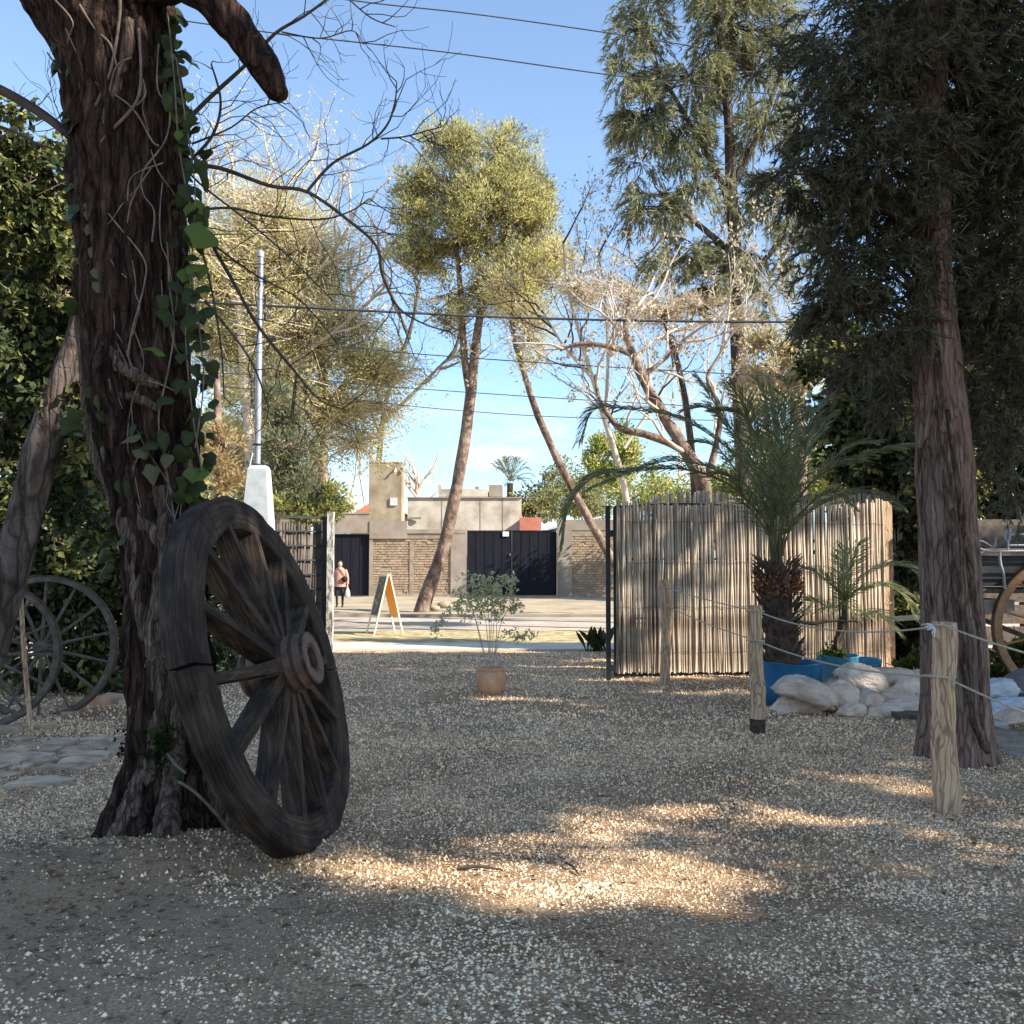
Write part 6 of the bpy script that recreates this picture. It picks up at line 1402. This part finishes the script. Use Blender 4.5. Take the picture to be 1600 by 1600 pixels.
# dark cypress on the right
random.seed(41)
def cypress():
    par = thing('dark_cypress', (P(1490, 1190, 7.3).x, 7.35, 0), 'huge dark conifer with straight reddish-brown trunk in the right foreground', 'tree')
    CY = [(-400,1425,1470),(-100,1423,1474),(200,1428,1478),(300,1428,1480),(400,1430,1482),(500,1432,1490),(600,1431,1500),(700,1437,1512),(800,1441,1519),(900,1445,1525),(1000,1447,1533),(1080,1447,1538),(1140,1443,1544),(1175,1440,1548),(1200,1434,1552),(1225,1425,1560)]
    rows, sides = 240, 90; V = np.zeros((rows + 1, sides, 3)); py_ = np.linspace(-400, 1225, rows + 1)
    l = np.interp(py_, [c[0] for c in CY], [c[1] for c in CY]); rr_ = np.interp(py_, [c[0] for c in CY], [c[2] for c in CY])
    for i in range(rows + 1):
        c = P((l[i] + rr_[i]) / 2, py_[i], 7.35); r = (rr_[i] - l[i]) / 2 * 7.35 / FPX
        for k in range(sides):
            a = 2 * math.pi * k / sides; ca, sa = math.cos(a), math.sin(a)
            fl = max(0, 1 - c.z / .5)
            q = r * (1 + .06 * math.cos(4 * a + 1) * (1 + 1.2 * fl)) + .008 * abs(math.sin(13 * a + 2 * math.sin(c.z * 1.4))) + .016 * mnoise.noise(Vector((ca * 6, sa * 6, c.z * 2))) + .008 * mnoise.noise(Vector((ca * 16, sa * 16, c.z * 5)))
            V[i, k] = (c.x + q * ca, c.y + q * sa, c.z)
    idx = np.arange((rows + 1) * sides).reshape(rows + 1, sides)
    F = np.stack([idx[:-1], idx[1:], np.roll(idx[1:], -1, 1), np.roll(idx[:-1], -1, 1)], -1).reshape(-1, 4)
    part(MB().add(V.reshape(-1, 3), F, 0, True), 'trunk', M['bark_cyp'], par)
    bl = [(1330,40,60,50,7.4,.6),(1300,120,50,50,7.3,.5),(1360,140,60,60,7.2,.6),(1270,200,36,30,7.1,.3),(1320,230,56,50,7.2,.5),(1235,272,46,14,7.0,.25,2.2),(1290,300,50,30,7.1,.4),(1370,260,60,60,7.2,.6),(1345,350,62,50,7.3,.5),(1300,400,46,36,7.2,.4),(1370,440,60,50,7.4,.5),(1320,480,60,36,7.3,.4),(1390,530,50,50,7.4,.5),(1340,560,40,26,7.3,.3),
          (1400,40,70,70,7.2,.6),(1470,60,80,90,7.7,.5),(1550,60,90,90,7.4,.7),(1500,200,90,80,7.8,.4),(1575,200,80,90,7.3,.7),(1540,330,90,80,7.7,.5),(1460,330,60,60,7.9,.3),(1560,450,80,80,7.6,.6),(1480,480,60,70,7.9,.3),(1560,570,70,70,7.7,.6),(1410,610,50,50,7.8,.4),(1550,680,60,50,7.9,.5,.8),(1440,-60,180,70,7.4,1),(1395,340,50,60,7.6,.4),(1250,90,34,30,7.5,.3,.6),(1590,740,50,50,8,.4,.7),(1650,300,90,300,7.4,1,.7)]
    bl += [(1450,90,60,80,6.95,.2,.6),(1442,230,46,60,6.95,.18,.6),(1462,360,40,46,6.95,.15,.5)]
    C, ch, cc, d = blob_sample(bl, 7900, .1, 14, .19)
    bm = MB(); tp = [P(1452, y, 7.35) for y in range(-100, 650, 40)]
    for b in bl:
        c = P(b[0], b[1], b[4]); q = min(tp, key=lambda q: abs(q.z - c.z + .25)); path = bez(q, c, (0, 0, .25), 7, .2); bm.tube(path, [.03 * (1 - .75 * i / 7) for i in range(8)], 6, cap=False)
    for _ in range(60):
        q = random.choice(tp[:18]); a = random.uniform(0, 6.28); S = []; grow(S, q, Vector((math.cos(a), math.sin(a) * .7, random.uniform(-.5, .3))), random.uniform(.3, .8), .008, 1, 2.5, .3, -.05, .8); segmesh(bm, S, 0, .05)
    k = rng.random(len(C)) < .4; A = cc[k] * .5 + C[k] * .5 + rng.normal(size=cc[k].shape) * .08; bm.segs(A, C[k], .006, .003, 3)
    part(bm, 'branchwork', M['twig_dark'], par)['kind'] = 'stuff'
    fm = MB(); sprays(fm, C, d * [1, 1, .5] + rng.normal(size=d.shape) * .4 + [0, 0, -.35], .19, 26, .075, .013, .35, 0, .9); part(fm, 'crown', M['cypress'], par)
    # creeper stems running down the right of the trunk
    m = MB()
    for s in ([(1462,560,4),(1470,640,6),(1482,760,9),(1492,860,10),(1500,960,10),(1512,1060,9),(1516,1120,8),(1530,1160,8),(1546,1185,7),(1535,1205,6),(1500,1222,5)], [(1480,640,4),(1495,760,7),(1508,860,8),(1520,960,8),(1528,1060,7),(1530,1120,6),(1542,1160,6),(1550,1190,5)],
              [(1437,700,3),(1440,800,3),(1450,900,2.5),(1458,960,2)], [(1500,540,2),(1512,640,2.5),(1520,740,2.5),(1526,850,2)], [(1462,640,1.5),(1485,740,1.6),(1490,850,1.4),(1478,960,1.2)], [(1490,1000,1.5),(1505,1040,1.6),(1512,1100,1.6),(1512,1150,1.4)], [(1445,480,2),(1470,560,2),(1462,640,2),(1442,700,2)]):
        pts = []
        for x, y, r in s:
            lo, hi = np.interp(y, py_, l), np.interp(y, py_, rr_); u = max(-.98, min(.98, (x - (lo + hi) / 2) / ((hi - lo) / 2))); R0 = (hi - lo) / 2 * 7.35 / FPX
            pts.append((P(x, y, 7.35 - math.sqrt(1 - u * u) * R0 - .03), r * 7.2 / FPX))
        v, r = smooth_path(pts, 5); m.tube(v, r, 9, rough=.25, nscale=16)
    part(m, 'creeper_stem', M['root_bark'], par)
M['bark_cyp'] = barkmat('bark_cyp', (.13, .08, .06), (.24, .155, .12), (.36, .25, .2), 24, .012, .08)
cypress()
leafmass('ivy_thicket', 'dark ivy thicket behind the reed fence between palm and big conifer', 'bush',
    [(1310,640,50,50,15.8,.8),(1380,600,60,60,15.8,.8),(1350,720,60,50,15.8,.8),(1290,560,40,40,16,.7),(1400,720,50,60,15.8,.8),(1420,820,50,60,15.5,.6),(1400,900,50,60,15.5,.6),(1420,980,50,60,14.8,.5),(1330,500,50,50,16,.7,.7)],
    2000, 9, .17, .13, .1, ['hedge', 'ivy', 'hedge', 'hedge_gold'], stems=[[(1345,1000,10),(1350,760,9),(1360,600,7)]], Y=16)
leafmass('dark_shrubbery', 'dark shrubbery filling the right edge behind the cart', 'bush',
    [(1560,760,70,60,14.6,.6),(1500,700,60,60,14.8,.6),(1580,640,60,70,14.8,.6),(1480,620,50,60,15,.6),(1620,700,60,120,14.6,.6),(1560,560,60,70,15,.6),(1450,720,40,80,14.6,.5),(1600,480,70,80,15,.7),(1500,500,60,70,15,.7),(1560,360,80,80,15.5,.8,.8),(1480,800,50,40,14.4,.4)],
    2200, 9, .17, .12, .09, ['hedge', 'cypress', 'ivy', 'hedge_gold'], Y=14.7)
leafmass('pale_ground_ivy', 'sunlit pale green leaves low behind the cart wheel at right edge', 'plant', [(1590,1030,50,22,11.6,.3),(1555,1045,30,12,11.6,.3),(1640,1020,50,26,11.7,.3),(1430,1045,40,20,11.6,.3,.5),(1480,1040,40,22,11,.3,.5)], 420, 8, .08, .075, .065, ['ivy_bright', 'ivy_dusty'], kind='oval', Y=10.5, bias=(0, -.3, .6), twigs=.2)

# beyond the reed fence and across the road
leafmass('sunlit_hedge', 'bright yellow-green bushes beyond the road above the reed gate', 'bush', [(1010,770,50,26,44,2),(1080,780,60,26,44,2),(1150,760,50,36,44,2),(1220,750,60,40,42,2),(1290,740,60,46,40,2),(1340,760,50,40,40,2),(1000,740,22,22,44,1,.6)], 2600, 10, .36, .17, .11, ['yellow_leaf', 'hedge_gold', 'poplar_leaf'], Y=43)
leafmass('poplar', 'bright green poplar pair left of the palm frond, far beyond the wall', 'tree', [(932,715,14,36,62,1),(976,705,18,40,62,1),(955,745,26,22,62,1)], 900, 10, .45, .22, .13, ['poplar_leaf', 'yellow_leaf'], Y=62, bias=(0, 0, .8))
leafmass('grey_tree', 'grey-green tree beyond the tin roof right of the slender pine', 'tree', [(905,770,30,34,60,2),(880,750,20,26,60,1.5,.6),(860,790,24,18,58,1.5),(925,790,30,20,58,1.5)], 900, 9, .5, .22, .11, ['pine_dull', 'hedge_gold'], Y=60, twigs=.9)
leafmass('dark_conifer', 'small dark pointed conifer above the house roofs', 'tree', [(862,760,7,26,66,.5),(845,775,6,20,66,.5),(866,790,12,16,66,.5),(835,790,12,16,66,.5)], 260, 9, .35, .3, .12, ['hedge', 'casuarina'], Y=66, bias=(0, 0, .8))
leafmass('pale_shrub', 'pale dry shrub beside the distant palm', 'shrub', [(815,785,18,20,62,1),(840,800,18,14,62,1)], 160, 8, .4, .3, .15, ['ivy_dusty', 'yellow_leaf'], Y=62)
dp = P(797, 752, 64); dpalm = thing('distant_palm', (dp.x, 64, 0), 'distant fan of palm fronds rising over the flat roofed house', 'palm')
m = MB(); pxtube(m, [(797,860,5),(797,755,5)], 64, 8, rough=.2); part(m, 'trunk', M['inner_fibre'], dpalm)
for i in range(22):
    a = 2 * math.pi * i / 22 + random.uniform(-.1, .1); ev = random.uniform(.1, 1.3); L = 1.35; h = Vector((math.cos(a) * math.cos(ev), math.sin(a) * math.cos(ev), math.sin(ev)))
    m = MB(); frond(m, [dp, dp + h * L * .5 + Vector((0,0,.1)), dp + h * L - Vector((0,0,.05)), dp + h * L * 1.25 - Vector((0,0,.35 if ev < .8 else .1))], .5, 12, .05, .03); part(m, 'frond', M['palm'], dpalm)
# stones and roots at the foot of the tall pine
for i, (px, py, s) in enumerate([(695,950,.3),(679,955,.2)]):
    g = P(px, 940, G(px, py).y); g.z = .1; m = MB(); V = []
    for u in range(7):
        for k in range(10):
            th_ = math.pi * u / 6; ph = 2 * math.pi * k / 10; n_ = 1 + .25 * mnoise.noise(Vector((u, k, i * 7))); V.append((g.x + s * n_ * math.sin(th_) * math.cos(ph), g.y + s * .6 * n_ * math.sin(th_) * math.sin(ph), g.z + s * .5 * n_ * math.cos(th_)))
    m.add(V, [[u*10+k, u*10+(k+1)%10, (u+1)*10+(k+1)%10, (u+1)*10+k] for u in range(6) for k in range(10)], 0, True)
    tag(m.build('roadside_rock', M['dirt']), ['pale rock lying right of the tall pine foot', 'smaller rock against the tall pine foot'][i], 'rock')

# unseen neighbouring trees right of and behind the viewer, placed to shade the yard
KX, KY = SUN.x / math.tan(EL), SUN.y / math.tan(EL)
LIT = [(6.3, 11.6, .9, .35, .95), (-.25, 11.1, .6, .25, .9), (-1.3, 4.85, .4, .25, .8), (-.75, 4.75, .82, .36, 1), (.5, 4.45, .85, .4, 1), (.15, 5.05, 1.0, .26, .75), (1.0, 5.85, 1.1, .28, .7), (-.1, 5.6, .6, .14, .55), (1.9, 4.7, .8, .2, .45), (2.6, 5.6, 1.0, .3, .5), (1.7, 6.8, .9, .22, .6), (.4, 7.6, .9, .16, .5), (3.0, 6.6, .8, .16, .6), (-1.1, 9.3, .8, .18, .8), (.5, 9.9, .9, .22, .9), (.9, 10.6, .9, .2, .8),
       (-.4, 8.6, .8, .2, .7), (2.9, 8.7, .5, .25, .95), (3.4, 7.9, .5, .2, .95), (2.6, 7.3, .6, .2, .7), (3.4, 6.0, .5, .2, .5), (-3.4, 6.4, .5, .3, .7), (-4.1, 6.35, .6, .3, .8), (-2.6, 4.6, .5, .2, .8), (2.6, 11.6, 1.4, .3, .8), (-.6, 12.3, 1.0, .12, .8), (1.0, 3.4, .4, .2, .5), (-.4, 7.0, .5, .15, .3)]
_r = random.Random(5)
for _ in range(60): LIT.append((_r.uniform(-4.5, 4.5), _r.uniform(3.0, 16.0), _r.uniform(.2, .7), _r.uniform(.08, .2), _r.uniform(.4, .85)))
for _ in range(30): LIT.append((_r.uniform(-3.5, 4), _r.uniform(8.2, 12.6), _r.uniform(.3, .8), _r.uniform(.08, .16), _r.uniform(.6, .95)))
def in_light(C):  # unseen crowns are thinned along the sun's slope where sun patches should fall
    gx = C[:, 0] - KX * C[:, 2]; gy = C[:, 1] - KY * C[:, 2]; p = np.zeros(len(C))
    wob = .25 * np.sin(gx * 4.1 + 2 * np.sin(gy * 5.3)) + .2 * np.sin(gy * 9 + gx * 3)
    for x, y, a, b, w in LIT: p = np.maximum(p, min(1, w * 1.25) * (((gx - x) / (a * 1.3)) ** 2 + ((gy - y) / (b * 1.55)) ** 2 < 1 + wob))
    hl = C[:, 2] - (C[:, 0] + 4.6) / KX; yl = C[:, 1] - KY * (C[:, 2] - hl)
    p = np.maximum(p, .75 * ((hl > 1.6) & (yl > 7) & (yl < 13)))
    t = (C[:, 1] - 12.9) / -KY  # height above which the ray meets the reed screens
    zf = C[:, 2] - (12.9 - C[:, 1]) / -KY; xf = C[:, 0] - KX * (C[:, 2] - zf)
    p = np.maximum(p, .70 * ((zf > -.7) & (zf < 3.4) & (xf > .2) & (xf < 6.2)))
    p = 1 - (1 - p) ** 2.2
    p = np.maximum(p, 1.0 * (gy > 16.5))
    return p
def shade_tree(x, y, h, bl, n, label):
    par = thing('broadleaf_tree', (x, y, 0), label, 'tree')
    m = MB(); m.tube([(x, y, -.1), (x + .1, y, h * .4), (x, y + .1, h)], [.24, .19, .08], 12, rough=.15); part(m, 'trunk', M['bark_grey'], par)
    C, ch, cc, d = wblob_sample(bl, n, .1); keep = rng.random(len(C)) > in_light(C)
    keep &= ~((C[:, 0] < .62 * C[:, 1]) & (C[:, 1] > .5) & (C[:, 2] < 1.7 + .66 * C[:, 1]))
    C, cc, d = C[keep], cc[keep], d[keep]
    bm = MB()
    for b in bl:
        path_ = np.array([tuple(v) for v in bez((x, y, h * .6), b[:3], (0, 0, .3), 8, 0)])
        if in_light(path_[2:]).max() < .45 and random.random() < .5: bm.tube(bez((x, y, h * .6), b[:3], (0, 0, .3), 5, .2), [.04, .035, .03, .022, .016, .01], 5, cap=False)
    part(bm, 'branchwork', M['twig_dark'], par)['kind'] = 'stuff'; fm = MB(); tufts(fm, C, 6, .28, .30, .2, 'rhomb', d, (0, 0, -.2)); part(fm, 'crown', M['hedge'], par)
def canopy(gx0, gx1, gy0, gy1, z, r):
    """boughs high up the sun's slope from the patch of ground they shade"""
    out = []
    for gx in np.arange(gx0, gx1, r * 1.45):
        for gy in np.arange(gy0, gy1, r * 1.1):
            h = z + random.uniform(-1.2, 1.2); out.append((gx + KX * h + random.uniform(-.3, .3), gy + KY * h + random.uniform(-.2, .2), h, r * 1.2, r * 1.1, r * .75))
    return out
random.seed(77)
SHADE = []
for gx0, gx1, gy0, gy1, z, n, lab in ((-6.5, -2.2, 1.5, 8, 9.5, 4200, 'unseen tall evergreen far to the right of the viewer, shading the old tree'), (-2.2, 1.6, 1.0, 7.6, 10.5, 4600, 'unseen tall evergreen to the right of the viewer, shading the gravel centre'),
        (1.6, 5.6, .8, 8.2, 9.8, 4200, 'unseen tall evergreen close by on the right, shading the rope fence'), (-6.5, -1.0, 8, 15.4, 11.0, 5200, 'unseen tall evergreen on the right, shading the hedge and slim wheels'), (-1.0, 4.6, 8.2, 12.6, 10.4, 4600, 'unseen tall evergreen on the right, shading the ground before the reed gate'),
        (-2.5, 1.0, 12.4, 16.6, 11.5, 2600, 'unseen tall evergreen on the right, shading the gate entrance'), (-3.5, 3.0, -3, 1.2, 9, 2600, 'unseen tall evergreen behind the viewer on the right')):
    bl = canopy(gx0, gx1, gy0, gy1, z, 1.25); cx_ = np.mean([b[0] for b in bl]); cy_ = np.mean([b[1] for b in bl]); SHADE.append((cx_ + 1.0, cy_ - 2.2, z - .6, bl, n, lab))
for a in SHADE: shade_tree(*a)

# hazy tangle of far bare crowns behind the street
random.seed(91)
def far_bare(x0, x1, n, Y, top, label):
    par = thing('bare_thicket', (P((x0 + x1) / 2, 885, Y).x, Y, 0), label, 'trees'); S = []; tm = MB()
    for i in range(n):
        px = random.uniform(x0, x1); tp = random.uniform(top, top + 130); y = Y + random.uniform(-2, 3); b = P(px, 885, y); b.z = 0; t = P(px + random.uniform(-40, 40), tp, y)
        path = bez(b, t, (random.uniform(-1, 1), 0, 0), 10, .12); tm.tube(path, [.11 * (1 - .085 * k) for k in range(11)], 5, cap=False)
        for k in range(3, 11):
            for _ in range(2):
                grow(S, path[k], Vector((random.gauss(0, .8), random.gauss(0, .5), random.uniform(.1, 1))), random.uniform(1.8, 4.2), .04, 2, 3, .24, .1, .7)
    part(tm, 'trunks', M['twig_pale'], par)['kind'] = 'stuff'; part(segmesh(MB(), S, 0, .03), 'twigs', M['twig_pale'], par)['kind'] = 'stuff'; par['kind'] = 'stuff'
far_bare(300, 570, 9, 76, 330, 'mass of pale bare treetops far behind the street wall on the left')
far_bare(870, 1250, 12, 76, 400, 'mass of pale bare treetops far behind the street wall on the right')
leafmass('far_greenery', 'pale green treetops low behind the street wall on the left', 'bush', [(340,720,50,60,54,2),(420,760,60,40,54,2),(500,790,40,30,54,2),(380,640,60,50,56,2,.6)], 1300, 9, .45, .3, .17, ['yellow_leaf', 'hedge_gold', 'pine_dull'], Y=54)
